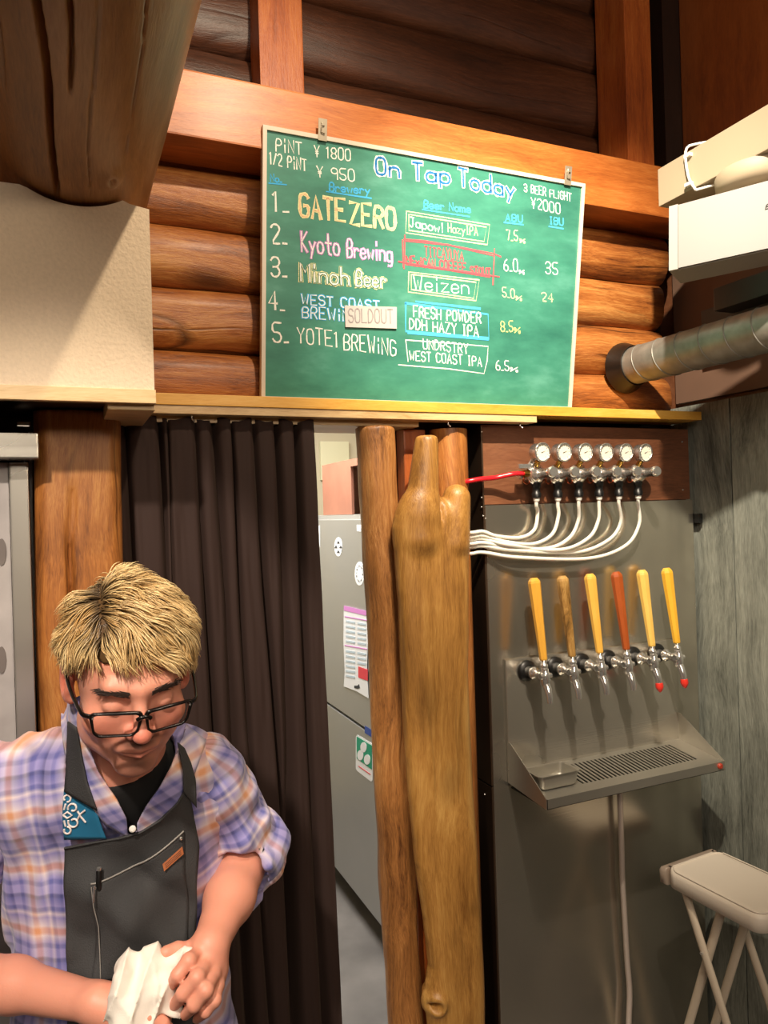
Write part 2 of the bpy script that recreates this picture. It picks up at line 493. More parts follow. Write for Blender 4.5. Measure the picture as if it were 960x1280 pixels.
# ---- log wall
GZ = 2.63
wb = wall_root('wall_back', 'varnished log wall behind the menu board')
def log_piece(z0, z1, x0, x1, yc, ry, seed, m, name='log', roundend=True, lump=0.005):
    rz = (z1 - z0) / 2 * 1.03; zc = (z0 + z1) / 2
    nseg, nr = 70, 26
    V = []; 
    for i in range(nseg + 1):
        x = x0 + (x1 - x0) * i / nseg
        e = 1.0
        if roundend:
            d = (x1 - x) / 0.03
            if d < 1: e = math.sqrt(max(0.0, 1 - (1 - d) ** 2)) * 0.72 + 0.28
            if i == nseg: e = 0.28
        for k in range(nr):
            a = 2 * PI * k / nr
            n = mnoise.noise(Vector((x * 2.2, math.cos(a) * 0.8 + seed, math.sin(a) * 0.8))) * lump * 1.6
            n += mnoise.noise(Vector((x * 9, math.cos(a) * 3 + seed, math.sin(a) * 3))) * lump * 0.45
            ca, sa = math.cos(a), math.sin(a)
            ca = math.copysign(abs(ca) ** 0.62, ca); sa = math.copysign(abs(sa) ** 0.8, sa)
            V.append((x, yc - ca * (ry * e + n), zc + sa * (rz * e + n)))
    mb = MB()
    F = [(i*nr + k, i*nr + (k+1) % nr, (i+1)*nr + (k+1) % nr, (i+1)*nr + k) for i in range(nseg) for k in range(nr)]
    mb.add(V, F, True)
    mb.add([V[nseg*nr + k] for k in range(nr)], [tuple(range(nr))], False)
    mb.origin = Vector((0, 0, zc))
    o = mb.build(name, m)
    o.parent = wb
    return o
zs = [1.944, 2.078, 2.214, 2.353, 2.494, 2.63]
for i in range(5):
    log_piece(zs[i], zs[i+1], -1.2, 1.695 - (0.010 if i == 1 else 0) - 0.006 * (i % 3), 1.745, 0.085, i * 7.3, MW['log'])
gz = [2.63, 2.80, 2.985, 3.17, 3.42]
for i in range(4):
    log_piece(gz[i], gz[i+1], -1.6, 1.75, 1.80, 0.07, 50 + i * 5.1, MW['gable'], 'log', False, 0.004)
# the packed core behind the logs and the plain boards below the shelf
MB().box((-1.6, 1.78, 1.93), (1.734, 1.86, 3.42)).build('core', MW['dark'], wb)
MB().box((-1.6, 1.72, 0), (0.08, 1.80, 1.93)).build('lower_board', MW['dark'], wb)
MB().box((0.755, 1.72, 0), (1.76, 1.80, 1.93)).build('lower_board', MW['dark'], wb)
MB().box((0.08, 1.62, 1.905), (0.80, 1.78, 1.93)).build('door_header', MW['pale'], wb)

# ---- beam and posts
tb = MB().box((-1.2, 1.56, 2.492), (1.70, 1.69, 2.632), 0.004); tb.origin = Vector((0.2, 1.6, 2.56))
tag(tb.build('wooden_beam', MW['beam']), 'broad orange pine beam running across above the menu board', 'beam')
p = MB().box((0.440, 1.655, 2.632), (0.545, 1.74, 3.42), 0.003); p.origin = Vector((0.5, 1.7, 3.0))
tag(p.build('square_post', MW['post']), 'reddish square post rising from the beam above the menu board, nearer the big round log', 'post')
p = MB().box((1.462, 1.60, 2.55), (1.556, 1.72, 3.42), 0.003); p.origin = Vector((1.5, 1.66, 3.0))
tag(p.build('square_post', MW['post']), 'reddish square post rising from the beam beside the plywood panel on the right', 'post')
# rafters at the top right
r = MB().hexa([at(735, 20, Y=1.62), at(790, -10, Y=1.62), at(790, -10, Y=1.75), at(735, 20, Y=1.75),
               at(560, -60, Y=1.62), at(600, -90, Y=1.62), at(600, -90, Y=1.75), at(560, -60, Y=1.75)])

# ---- right side wall
wr = wall_root('wall_right', 'right wall: grey stained plywood below, brown board above')
XR = 1.705
MB().box((XR + 0.03, -4.0, 0), (XR + 0.12, 1.80, 3.42)).build('backing', MW['brown'], wr)
for ya, yb in ((1.72, 1.503), (1.499, 0.60), (0.596, 0.20)):
    mb = MB().box((XR, yb, 0.0), (XR + 0.03, ya, 1.987), 0.001)
    mb.origin = Vector((XR, ya + 7.7 * (ya > 0.55) , 0.9)); o = mb.build('plywood_panel', MW['grey']); o.parent = wr
mb = MB().box((XR + 0.005, -2.0, 2.0), (XR + 0.03, 1.70, 2.42)); mb.build('brown_board', plain('taupe_painted_board', '6a5040', rough=0.75, var=0.06, bscale=9), wr)
mb = MB().box((1.665, 0.2, 2.46), (XR + 0.03, 1.60, 3.30), 0.002); mb.origin = Vector((XR, 1.0, 2.9)); o = mb.build('plywood_panel', MW['ply']); o.parent = wr
MB().box((1.60, 1.60, 2.632), (1.664, 1.69, 3.42)).build('recess_shade_strip', MW['dark'], wr)  # dark colour stands in for the shaded recess beside the post

# ---- white soffit box and its wooden underside
so = thing('soffit_box', (-0.6, 1.49, 1.90), 'cream textured boxed soffit at the upper left, its top edge notched around the big log', 'soffit')
LX, LZ, LR = 0.034, 2.389, 0.148
pts = [(-1.5, 1.9275), (0.153, 1.9275), (0.153, 2.248)]
zt = lambda x: 2.248
cut = []
for k in range(17):
    a = -0.52 + 1.04 * k / 16
    cut.append((LX + math.sin(a) * (LR + 0.003), LZ - math.cos(a) * (LR + 0.003)))
cut = [c for c in cut if c[1] < 2.262]
mid = list(reversed(cut))
pts += [(mid[0][0] + 0.012, 2.253)] + mid + [(mid[-1][0] - 0.012, 2.262), (-1.5, 2.262)]
MB().prism([(x, 1.36, z) for x, z in pts], (0, 0.27, 0)).build('boxing', PLASTER, so)
mb = MB().box((-1.5, 1.357, 1.904), (0.155, 1.375, 1.928), 0.001); mb.build('edge_trim', MW['pale'], so)
MB().box((0.075, 1.376, 1.894), (0.155, 1.70, 1.927), 0.002).build('end_board', MW['pale'], so)
MB().box((-1.5, 1.376, 1.915), (0.074, 1.66, 1.926)).build('underside', MW['dark'], so)

# ---- the big round log overhead (runs from the room into the log wall)
NA_, NY_ = 420, 260
ya_ = np.linspace(-.3, 1.64, NY_); an_ = np.linspace(-PI, PI, NA_, endpoint=False)
AN, YY = np.meshgrid(an_, ya_)
pc = np.stack([np.sin(AN).ravel() * .15, YY.ravel() * .5, np.cos(AN).ravel() * .15], 1)
rr_ = LR + .004 * np.sin(YY * 3.1 + 1) + .003 * npn(pc, 1.6, 3).reshape(YY.shape) + .0008 * npn(pc * [1, .3, 1], 14, 4).reshape(YY.shape)
for a0, w, y0, y1, dep in ((-.30, .026, .45, 1.36, .05), (-.16, .014, .2, 1.02, .035), (.16, .006, .2, 1.34, .008), (.42, .005, .2, 1.2, .006), (-.62, .010, .2, 1.1, .01)):
    aa = a0 + .07 * np.sin(YY * 3.4 + a0 * 9) + .015 * np.sin(YY * 15 + a0) - .10 * (1.3 - YY) * (a0 == -.30)
    f = np.clip((YY - y0) / .3, 0, 1) * np.clip((y1 - YY) / .06, 0, 1)
    rr_ = rr_ - dep * f * np.exp(-((AN - aa) / w) ** 4)
rr_ = rr_ + .012 * np.exp(-(((AN - .36) / .10) ** 2 + ((YY - 1.27) / .03) ** 2)) - .012 * np.exp(-(((AN - .36) / .04) ** 2 + ((YY - 1.27) / .012) ** 2))
V = np.stack([LX + rr_ * np.sin(AN), YY, LZ - rr_ * np.cos(AN)], -1).reshape(-1, 3)
F = np.array([(j*NA_ + i, j*NA_ + (i+1) % NA_, (j+1)*NA_ + (i+1) % NA_, (j+1)*NA_ + i) for j in range(NY_-1) for i in range(NA_)])
big = np_mesh('round_log', V, F, MW['purlin'])
bm = bmesh.new(); bm.from_mesh(big.data); bmesh.ops.holes_fill(bm, edges=bm.edges[:]); bmesh.ops.recalc_face_normals(bm, faces=bm.faces); bm.to_mesh(big.data); bm.free()
tag(big, 'thick round log with long drying cracks running overhead above the cream soffit', 'log')

# ---- post under the soffit
def lpost(P):
    cx = 0.028 + 0.012 * (1.9 - P[:, 2]) * -0.9
    q = np.abs(P[:, [0, 1]] - np.stack([cx, np.full(len(P), 1.59)], 1)) - np.array([.050, .040])
    d = np.linalg.norm(np.maximum(q, 0), axis=1) + np.minimum(q.max(1), 0) - .030 - .004 * npn(P * [1, 1, .3], 3, 8)
    xx = P[:, 0] - cx
    d = d + .02 * np.exp(-((xx + .012 + .004 * np.sin(P[:, 2] * 9)) / .0035) ** 2) * (P[:, 1] < 1.56) * np.clip((1.78 - P[:, 2]) / .1, 0, 1)
    return np.maximum(d, P[:, 2] - 1.913)
V, F = nets(lpost, (-.12, 1.49, -0.01), (.17, 1.69, 1.93), 0.008)
tag(np_mesh('timber_post', V, F, MW['bigpost']), 'thick reddish timber post with a long crack, standing under the soffit left of the curtain', 'post')

# ---- slim round post right of the doorway
def slim(P):
    t = (1.9 - P[:, 2])
    cx = .685 + .024 * t + .002 * np.sin(P[:, 2] * 5); cy = 1.625
    r = .046 - .002 * t + .002 * npn(P * [1, 1, .35], 5, 4) + .0018 * npn(P * [1, 1, .12], 30, 5)
    return np.maximum(np.hypot(P[:, 0] - cx, P[:, 1] - cy) - r, P[:, 2] - 1.903)
V, F = nets(slim, (.60, 1.55, -0.01), (.80, 1.70, 1.92), 0.006)
tag(np_mesh('slim_log_post', V, F, MW['slim']), 'slim peeled round post at the right side of the doorway, left of the golden slab', 'post')

# ---- live edge slab with forked top
YS = 1.545
rows = [(628, 499, 584), (660, 493, 586), (700, 496, 587), (760, 500, 586), (850, 503, 585), (930, 507, 588), (1000, 512, 591), (1080, 520, 597),
        (1150, 531, 601), (1210, 538, 604), (1245, 533, 606), (1280, 537, 607), (1340, 540, 608), (1600, 556, 622)]
zz = []; xl = []; xr_ = []
for y, a, b_ in rows:
    A, B = at(a, y, Y=YS - .01), at(b_, y, Y=YS - .01)
    zz.append(A.z); xl.append(A.x); xr_.append(B.x)
zz, xl, xr_ = map(lambda q: np.array(q[::-1]), (zz, xl, xr_))
t0, t1 = at(533, 548, Y=YS), at(526, 640, Y=YS)
l0, l1 = at(571, 612, Y=YS), at(566, 680, Y=YS)
ll0 = at(512, 625, Y=YS)
kn = at(543, 1256, Y=YS - .02)
def slab(P):
    z = np.minimum(P[:, 2], zz[-1])
    a = np.interp(z, zz, xl); b = np.interp(z, zz, xr_)
    c = (a + b) / 2; hw = (b - a) / 2
    top = np.maximum(P[:, 2] - zz[-1], 0)
    qx = np.abs(P[:, 0] - c) / hw
    th = .034 * np.sqrt(np.clip(1 - qx ** 4, 0, 1)) + .002 * npn(P * [1, 1, .4], 4, 9)
    d = np.maximum((qx - 1) * hw * .9, np.abs(P[:, 1] - YS - 0.006 * np.cos(P[:, 2] * 3)) - th)
    d = smax(d, P[:, 2] - (at(540, 622, Y=YS).z), .055)
    d = smin(d, cap(P, list(t0 - Vector((0, 0, .010))), list(t1), .0275, .040) , .03)
    d = smin(d, cap(P, [l0.x - .002, YS, l0.z - .020], list(l1), .0330, .040), .008)
    d = smin(d, cap(P, [ll0.x + .016, YS, ll0.z - .015], [t1.x - .010, YS, t1.z - .06], .034, .046), .02)
    r = np.hypot(P[:, 0] - kn.x, P[:, 2] - kn.z)
    d = d - .012 * np.exp(-((r - .016) / .010) ** 2) + .03 * np.exp(-(r / .0085) ** 2)
    d = np.maximum(d, P[:, 2] - (t0.z + .006))
    # carved hollow under the fork
    d = d + .010 * np.exp(-((P[:, 0] - at(545, 640, Y=YS).x) / .006) ** 2 - ((P[:, 2] - at(545, 640, Y=YS).z) / .035) ** 2)
    return d + .0012 * npn(P * [1, 1, .25], 16, 2)
V, F = nets(slab, (.62, YS - .07, -0.01), (.99, YS + .07, t0.z + .03), 0.0055)
tag(np_mesh('live_edge_slab', V, F, MW['slab']), 'golden live-edge slab with a forked top and a knot low down, left of the steel tap wall', 'slab')
p = MB().tube([(.90, 1.655, 0), (.90, 1.655, 1.903)], .048, 18); p.origin = Vector((.9, 1.65, .9))
tag(p.build('round_post', MW['bigpost']), 'darker round post standing behind the forked top of the golden slab', 'post')
p = MB().box((.775, 1.655, 0), (.835, 1.70, 1.903), .004); p.origin = Vector((.8, 1.65, .9))
tag(p.build('door_jamb', MW['post']), 'narrow flat jamb board between the slim post and the golden slab', 'board')

# ---- shelf and curtain rail
sh = thing('shelf', (0.9, 1.62, 1.935), 'long yellow wooden shelf under the menu board', 'shelf')
MB().box((XR - .25, -2.0, 0), (XR + .02, .10, 1.0), .004).build('low_wooden_counter', MW['post'], wr)
MB().box((.10, 1.580, 1.936), (1.684, 1.70, 1.960), .0015).build('shelf_board', MW['shelf'], sh)
MB().box((.10, 1.583, 1.918), (1.12, 1.63, 1.9355), .001).build('rail_board', MW['pale'], sh)
for x in (176, 240, 560, 650):
    pp = at(x, 527, Y=1.60)
    MB().tube([(pp.x, 1.60, 1.918), (pp.x, 1.60, 1.910), (pp.x + .004, 1.595, 1.904)], .0022, 6).build('screw_hook', CHROME, sh)

# ---- kitchen beyond the doorway
kw = wall_root('wall_kitchen', 'beige kitchen wall beyond the doorway')
BEIGE = plain('beige_kitchen_paint', 'b9ae93', rough=0.6, var=0.04, bscale=3)
MB().box((-1.0, 4.2, 0), (1.76, 4.3, 2.9)).build('plaster', BEIGE, kw)
pa, pb = at(399, 552, Y=4.19), at(436, 600, Y=4.19)
MB().box((pa.x, 4.17, pb.z), (pb.x, 4.2, pa.z), .002).build('pale_panel', plain('pale_panel', 'cfcaa8', rough=.4), kw)
struct(MB().box((1.74, 1.80, 0), (1.84, 4.2, 2.9)), 'wall_side', BEIGE)
struct(MB().box((-1.1, 1.80, 0), (-1.0, 4.3, 2.9)), 'wall_side', BEIGE)
struct(MB().box((-1.0, 1.86, 2.62), (1.76, 4.2, 2.70)), 'ceiling', plain('kitchen_ceiling', 'd8d4c8'))
# ================================================================== menu board
b_bl, b_br = at(326, 500, Y=1.635), at(713, 511, Y=1.635)
zb = 1.9605
b_bl.z = b_br.z = zb
tl = at(326, 155, Y=1.55); tr = at(730, 231, Y=1.55)
BX0, BX1 = b_bl.x, b_br.x
ztop = (tl.z + tr.z) / 2
lean = Vector((0, 1.55 - 1.635, ztop - zb))
bh = lean.length; bu = lean.normalized(); bxv = Vector((1, 0, 0)); bn = bxv.cross(bu)   # bn points to the room (-Y)
if bn.y > 0: bn = -bn
bp0 = Vector((BX0, 1.635, zb)); bw = BX1 - BX0
def bpt(s, t, o=0.0): return bp0 + bxv * s + bu * t + bn * o
board = thing('menu_board', bp0 + bxv * bw / 2, 'green chalkboard beer menu in a pale frame leaning on the yellow shelf', 'chalkboard')
def slabbox(s0, s1, t0, t1, o0, o1):
    return [bpt(s0, t0, o0), bpt(s1, t0, o0), bpt(s1, t1, o0), bpt(s0, t1, o0), bpt(s0, t0, o1), bpt(s1, t0, o1), bpt(s1, t1, o1), bpt(s0, t1, o1)]
# green panel with faint wiped chalk
m, nt, b = mat('green_chalkboard')
tc = nd(nt, 'ShaderNodeTexCoord')
mp = nd(nt, 'ShaderNodeMapping'); mp.inputs['Scale'].default_value = (2.2, 2.2, 5.5); mp.inputs['Rotation'].default_value = (0, 0.35, 0)
nt.links.new(tc.outputs['Object'], mp.inputs[0])
nz = nd(nt, 'ShaderNodeTexNoise', i_Scale=2.0, i_Detail=6.0, i_Roughness=0.65); nt.links.new(mp.outputs[0], nz.inputs[0])
nt.links.new(ramp(nt, [(0.3, srgb('2c6c5c')), (0.55, srgb('408873')), (0.8, srgb('62a694'))], nz.outputs[0]), b.inputs['Base Color'])
b.inputs['Roughness'].default_value = 0.42
BOARDM = m
MB().hexa(slabbox(.006, bw - .006, .006, bh - .006, -.008, 0)).build('green_panel', BOARDM, board)
FRM = plain('pale_metal_frame', 'd9cdbb', rough=0.35)
for a in ((0, bw, 0, .009), (0, bw, bh - .009, bh), (0, .009, .009, bh - .009), (bw - .009, bw, .009, bh - .009)):
    MB().hexa(slabbox(*a, -.012, .005)).build('frame_strip', FRM, board)
for hx, hy in ((402, 158), (708, 217)):
    p0 = atp(hx, hy + 8, bp0, bn)
    s = (p0 - bp0).dot(bxv)
    hk = MB().hexa(slabbox(s - .010, s + .010, bh - .012, bh + .034, .0052, .0075))
    hk.tube([bpt(s, bh + .022, .012), bpt(s, bh + .022, -.002)], .004, 8)
    hk.tube([bpt(s - .003, bh + .026, .009), bpt(s - .004, bh + .004, .011), bpt(s + .004, bh + .003, .011)], .0018, 6)
    hk.build('hanging_hook', HOOKM, board)

# ---- chalk writing: a hand-made stroke alphabet (x 0-4, y 0-8, baseline 2)
G = {
'A':'02 28 42,14 34','B':'02 08 38 47 46 35 05,35 44 43 32 02','C':'47 38 18 07 03 12 32 43','D':'02 08 28 46 44 22 02','E':'48 08 02 42,05 35',
'F':'48 08 02,05 35','G':'47 38 18 07 03 12 32 43 45 25','H':'08 02,48 42,05 45','I':'18 38,28 22,12 32','J':'18 48,38 33 22 12 03','K':'08 02,48 05 42',
'L':'08 02 42','M':'02 08 25 48 42','N':'02 08 42 48','O':'28 18 07 03 12 32 43 47 38 28','P':'02 08 38 47 46 35 05','R':'02 08 38 47 46 35 05,25 42',
'S':'47 38 18 07 06 15 35 44 43 32 12 03','T':'08 48,28 22','U':'08 03 12 32 43 48','V':'08 22 48','W':'08 12 26 32 48','Y':'08 25 48,25 22','Z':'08 48 02 42',
'a':'45 36 16 05 03 12 32 43,46 42','c':'45 36 16 05 03 12 32 43','d':'48 42,45 36 16 05 03 12 32 43','e':'04 44 45 36 16 05 03 12 32 43',
'g':'45 36 16 05 03 12 32 43,46 41 30 10','h':'08 02,05 16 36 45 42','i':'26 22,28 27','m':'02 06,05 16 25 22,25 36 45 42','n':'02 06,05 16 36 45 42',
'o':'26 16 05 03 12 32 43 45 36 26','p':'06 00,05 16 36 45 43 32 12 03','r':'06 02,04 16 36 45','t':'28 23 32 42,06 46','u':'06 03 12 32 43,46 42',
'w':'06 12 25 32 46','y':'06 23,46 23 10','z':'06 46 02 42','x':'06 42,46 02','0':'28 18 07 03 12 32 43 47 38 28','1':'17 28 22','2':'07 18 38 47 46 02 42',
'3':'07 18 38 47 46 35 15,35 44 43 32 12 03','4':'32 38 04 44','5':'48 08 05 35 44 43 32 12 03','6':'38 17 04 03 12 32 43 44 35 15 04','7':'08 48 22',
'8':'28 18 07 06 15 35 44 43 32 12 03 04 15 35 46 47 38 28','9':'46 35 15 06 07 18 38 47 46 42','Q':'08 25 48,25 22,15 35,14 34','%':'06 04 14 16 06,02 47,44 42 32 34 44',
'/':'02 48','!':'28 24,22 23','.':'12 32','-':'05 45','~':'',
}
def chaikin(p):
    q = [p[0]]
    for a, c in zip(p[:-1], p[1:]):
        q += [(a[0]*.75 + c[0]*.25, a[1]*.75 + c[1]*.25), (a[0]*.25 + c[0]*.75, a[1]*.25 + c[1]*.75)]
    return q + [p[-1]]
NARROW = {'i': .45, '.': .4, '!': .45, '1': .55, 'I': .7, 'm': 1.25, 'M': 1.15, 'W': 1.2, 'w': 1.15, 'r': .85, '%': .8, '/': .7}
rj = random.Random(3)
def strokes(txt, x0, y0, x1, y1, h, hs=None, sm=1, jit=.22, slant=0.0):
    """pixel polylines for a line of writing from (x0,y0) to (x1,y1) along its baseline, capitals h pixels tall"""
    hs = hs or {}
    adv = [(.62 if c == ' ' else NARROW.get(c, 1.0)) for c in txt]
    tot = sum(adv) + .40 * (len(txt) - 1)
    L = math.hypot(x1 - x0, y1 - y0); ux, uy = (x1 - x0) / L, (y1 - y0) / L
    vx, vy = -.03 + slant, -1.0
    k = L / tot; pos = 0; out = []
    for c, a in zip(txt, adv):
        if c != ' ' and G.get(c):
            dy = rj.uniform(-.3, .3) * jit * 2
            sc_ = 1 + rj.uniform(-.5, .5) * jit * .4
            w4 = (a * k) / 4.0
            off = 0
            if NARROW.get(c, 1) < .6: off = -2; 
            for pl in G[c].split(','):
                pts = []
                for q in pl.split():
                    gx = int(q[0]) + rj.uniform(-.3, .3) * jit; gy = int(q[1]) - 2
                    if c.islower(): gy = gy * .82 if gy <= 4 else 3.3 + (gy - 4) * 1.35
                    gy += rj.uniform(-.4, .4) * jit + dy
                    if off: gx = (gx - 2) * 1.0 + 2 * NARROW.get(c, 1) + .0
                    if off: px = pos * k + gx * (k / 4)
                    else: px = pos * k + gx * w4
                    pts.append((x0 + ux * px + vx * gy * h * sc_ / 6, y0 + uy * px + vy * gy * h * sc_ / 6))
                if c not in 'AEFHIKLMNTVWYZz147w!Qk': 
                    for _ in range(sm): pts = chaikin(pts) if len(pts) > 2 else pts
                out.append(pts)
        pos += a + .40
    return out
def ribbon(mb, pl, wpx, off):
    P = [atp(x, y, bp0, bn) + bn * off for x, y in pl]
    wd = wpx * (.72 if wpx < 3.2 else .85) / FPX * 1.75 / 2
    n = len(P); vs = []
    for i in range(n):
        t = (P[min(i+1, n-1)] - P[max(i-1, 0)])
        if t.length < 1e-7: t = Vector((1, 0, 0))
        t.normalize(); s = t.cross(bn).normalized()
        ww = wd * (1 + .25 * math.sin(i * 2.3 + x_seed[0]))
        e = t * (wd * .6) * (-1 if i == 0 else 1 if i == n - 1 else 0)
        vs += [P[i] + s * ww + e, P[i] - s * ww + e]
    x_seed[0] += 1.7
    mb.add(vs, [(2*i, 2*i+1, 2*i+3, 2*i+2) for i in range(n - 1)])
x_seed = [0.0]
def chalk(name, col, dens=.62):
    m, nt, b = mat(name)
    tc = nd(nt, 'ShaderNodeTexCoord')
    nz = nd(nt, 'ShaderNodeTexNoise', i_Scale=420.0, i_Detail=2.0); nt.links.new(tc.outputs['Object'], nz.inputs[0])
    nt.links.new(ramp(nt, [(0.30, tuple(.45 * a + .55 * b_ for a, b_ in zip(srgb(col), srgb('2a7860')))), (0.30 + .3 * (1 - dens) + .05, srgb(col))], nz.outputs[0]), b.inputs['Base Color'])
    b.inputs['Roughness'].default_value = 0.9
    return m
CW = chalk('white_chalk', 'fbf8ee', .9); CY = chalk('cream_chalk', 'f3eab0'); CO = chalk('peach_chalk', 'f0c89c', .8); CB = chalk('blue_chalk', '4ab4ea', .95)
CDB = chalk('deep_blue_chalk', '1f6fb0', .8); CP = chalk('pink_chalk', 'd08ed0', .8); CR = chalk('red_chalk', 'e8505a', .9); CG = chalk('green_chalk_gap', '2f7f66', 1.0); CL = chalk('lime_chalk', 'e6f08c')
def write(mats_w, *lines, boxes=(), **kw):
    """one line of writing = one part; layered strokes give outlined letters"""
    for n_, ln in enumerate(lines):
        st = strokes(*ln, **kw); first = None
        for k, (m_, w_) in enumerate(mats_w):
            mb = MB()
            for pl in st: ribbon(mb, pl, w_, .0006 + .0004 * k)
            if k == 0:
                for q in (boxes if n_ == 0 else ()): ribbon(mb, q, w_, .0006)
                first = mb.build('chalk_writing', m_, board, fix=False)
            else:
                mb.build('chalk_fill', m_, first, fix=False)
def frame(m_, w_, *pls):
    mb = MB()
    for k, pl in enumerate(pls): ribbon(mb, pl, w_, .0005 + .00008 * k)
    return mb.build('chalk_box', m_, board, fix=False)

write([(CW, 1.9)], ('PiNT', 345, 189, 377, 194, 16), ('1/2 PiNT', 337, 205, 383, 214, 15), jit=.3)
write([(CW, 1.9)], ('Q 1800', 393, 196, 438, 201, 14), ('Q 950', 396, 221, 443, 227, 14), jit=.3)
write([(CW, 6.4), (CDB, 3.2)], ('On Tap', 470, 218, 562, 230, 21), ('Today', 574, 233, 643, 248, 22), jit=.2)
write([(CW, 1.8)], ('3 BEER FLiGHT', 655, 239, 714, 252, 10), ('Q2000', 664, 260, 700, 267, 13), jit=.4)
write([(CB, 2.3)], ('No.', 338, 227, 352, 228, 9), boxes=[[(336, 229), (358, 231)]])
write([(CB, 2.5)], ('Brewery', 412, 239, 462, 243, 11), boxes=[[(408, 239.5), (464, 248)]])
write([(CB, 2.5)], ('Beer Name', 530, 260, 588, 266, 10), boxes=[[(528, 262), (587, 271)]])
write([(CB, 2.5)], ('ABU', 632, 276, 653, 278, 9), boxes=[[(630, 278), (654, 281)]])
write([(CB, 2.5)], ('IBU', 687, 280, 704, 282, 9), boxes=[[(686, 283), (704, 286)]])
for t_, x_, y_, hh in (('1.', 341, 264, 24), ('2.', 339, 304, 24), ('3.', 339, 345, 24), ('4.', 336, 387, 24), ('5.', 341, 427, 24)):
    write([(CW, 3.0)], (t_, x_, y_, x_ + 19, y_ + 1, hh), jit=.2)
write([(CY, 4.8), (CO, 2.4)], ('GATE', 375, 270, 431, 277, 28), ('ZERO', 438, 280, 494, 287, 27), sm=1)
write([(CP, 3.8), (CW, 1.6)], ('Kyoto', 377, 314, 424, 320, 25), ('Brewing', 434, 321, 490, 327, 22))
write([(CY, 6.2), (CG, 4.2), (CW, 2.4)], ('Minoh', 376, 351, 436, 357, 22), ('Beer', 445, 357, 482, 360, 20), jit=.15)
write([(CB, 3.6), (CW, 1.5)], ('WEST COAST', 377, 380, 474, 388, 12))
write([(CB, 3.6), (CW, 1.5)], ('BREWiNG', 378, 397, 447, 403, 14))
write([(CW, 2.2)], ('YOTE1', 372, 428, 423, 434, 20), ('BREWiNG', 430, 437, 495, 445, 20), jit=.35)
# beer name boxes
frame(CY, 1.9, [(508, 264), (612, 281), (609, 306), (507, 291), (508, 264)], [(511, 268), (608, 284), (605, 302), (511, 288), (511, 268)])
write([(CW, 1.9)], ('Japow!', 512, 283, 554, 291, 12)); write([(CY, 1.7)], ('HazyIPA', 560, 290, 597, 295, 11))
frame(CR, 2.2, [(505, 299), (530, 301), (575, 309), (617, 317), (626, 321)], [(505, 301), (560, 306), (618, 320)], [(506, 294), (505, 336)], [(503, 300), (504, 334)],
      [(618, 311), (616, 356)], [(498, 327), (560, 337), (624, 346)])
write([(CR, 2.0)], ('TITCAYUYA', 531, 320, 579, 326, 12), jit=.5); write([(CR, 2.8)], ('MExiCAN COFFEE', 508, 331, 582, 340, 11), ('STOUT', 588, 342, 613, 345, 9), jit=.35)
frame(CR, 4.0, [(510, 330), (560, 337), (612, 345)])
frame(CY, 1.9, [(511, 340), (599, 350), (595, 376), (510, 365), (511, 340)], [(514, 343), (595, 353), (592, 373), (514, 362), (514, 343)])
write([(CW, 2.0)], ('Weizen', 517, 362, 586, 368, 19))
frame(CB, 3.6, [(507, 379), (610, 393), (611, 423), (507, 414), (507, 379)], [(520, 377), (600, 386)], [(510, 416), (610, 424)])
write([(CW, 2.4)], ('FRESH POWDER', 517, 396, 601, 404, 13), jit=.35); write([(CW, 2.4)], ('DDH HAZY IPA', 512, 411, 598, 421, 13), jit=.3)
frame(CW, 1.7, [(507, 425), (560, 429), (610, 433), (609, 450), (605, 467), (560, 461), (498, 456)], [(507, 425), (510, 452)])
write([(CW, 2.0)], ('UNDRSTRY', 529, 436, 585, 442, 12), jit=.3); write([(CW, 2.0)], ('WEST COAST IPA', 512, 450, 602, 458, 12), jit=.3)
write([(CY, 2.0)], ('7.5', 633, 300, 647, 301, 13), ('%', 650, 303, 656, 304, 6)); write([(CW, 1.9)], ('6.0', 630, 338, 647, 340, 15), ('%', 649, 342, 655, 343, 6))
write([(CW, 2.0)], ('35', 682, 342, 697, 343, 15)); write([(CY, 1.9)], ('5.0', 628, 371, 643, 373, 12), ('%', 645, 375, 652, 376, 7))
write([(CY, 2.0)], ('24', 677, 376, 691, 378, 11)); write([(CL, 2.0)], ('8.5', 626, 414, 641, 415, 13), ('%', 643, 416, 650, 417, 9))
write([(CW, 1.9)], ('6.5', 620, 462, 636, 464, 12), ('%', 638, 464, 647, 465, 7))
# sold-out slip
sp = [atp(430, 382, bp0, bn), atp(495, 384, bp0, bn), atp(495, 411, bp0, bn), atp(431, 409, bp0, bn)]
so_ = thing('paper_slip', sp[3] + bn * .002, 'white sold-out paper slip stuck over the fourth brewery name', 'sign')
MB().hexa([p + bn * .0032 for p in sp] + [p + bn * .0046 for p in sp]).build('paper', plain('white_paper', 'c4beb8', rough=.7), so_)
mb = MB(); GREYINK = plain('pale_grey_ink', '9c9494', rough=.8)
st = strokes('SOLDOUT', 435, 403, 490, 404, 17, jit=.05)
for pl in st: ribbon(mb, pl, 2.0, .0052)
mb.build('lettering', GREYINK, so_, fix=False)

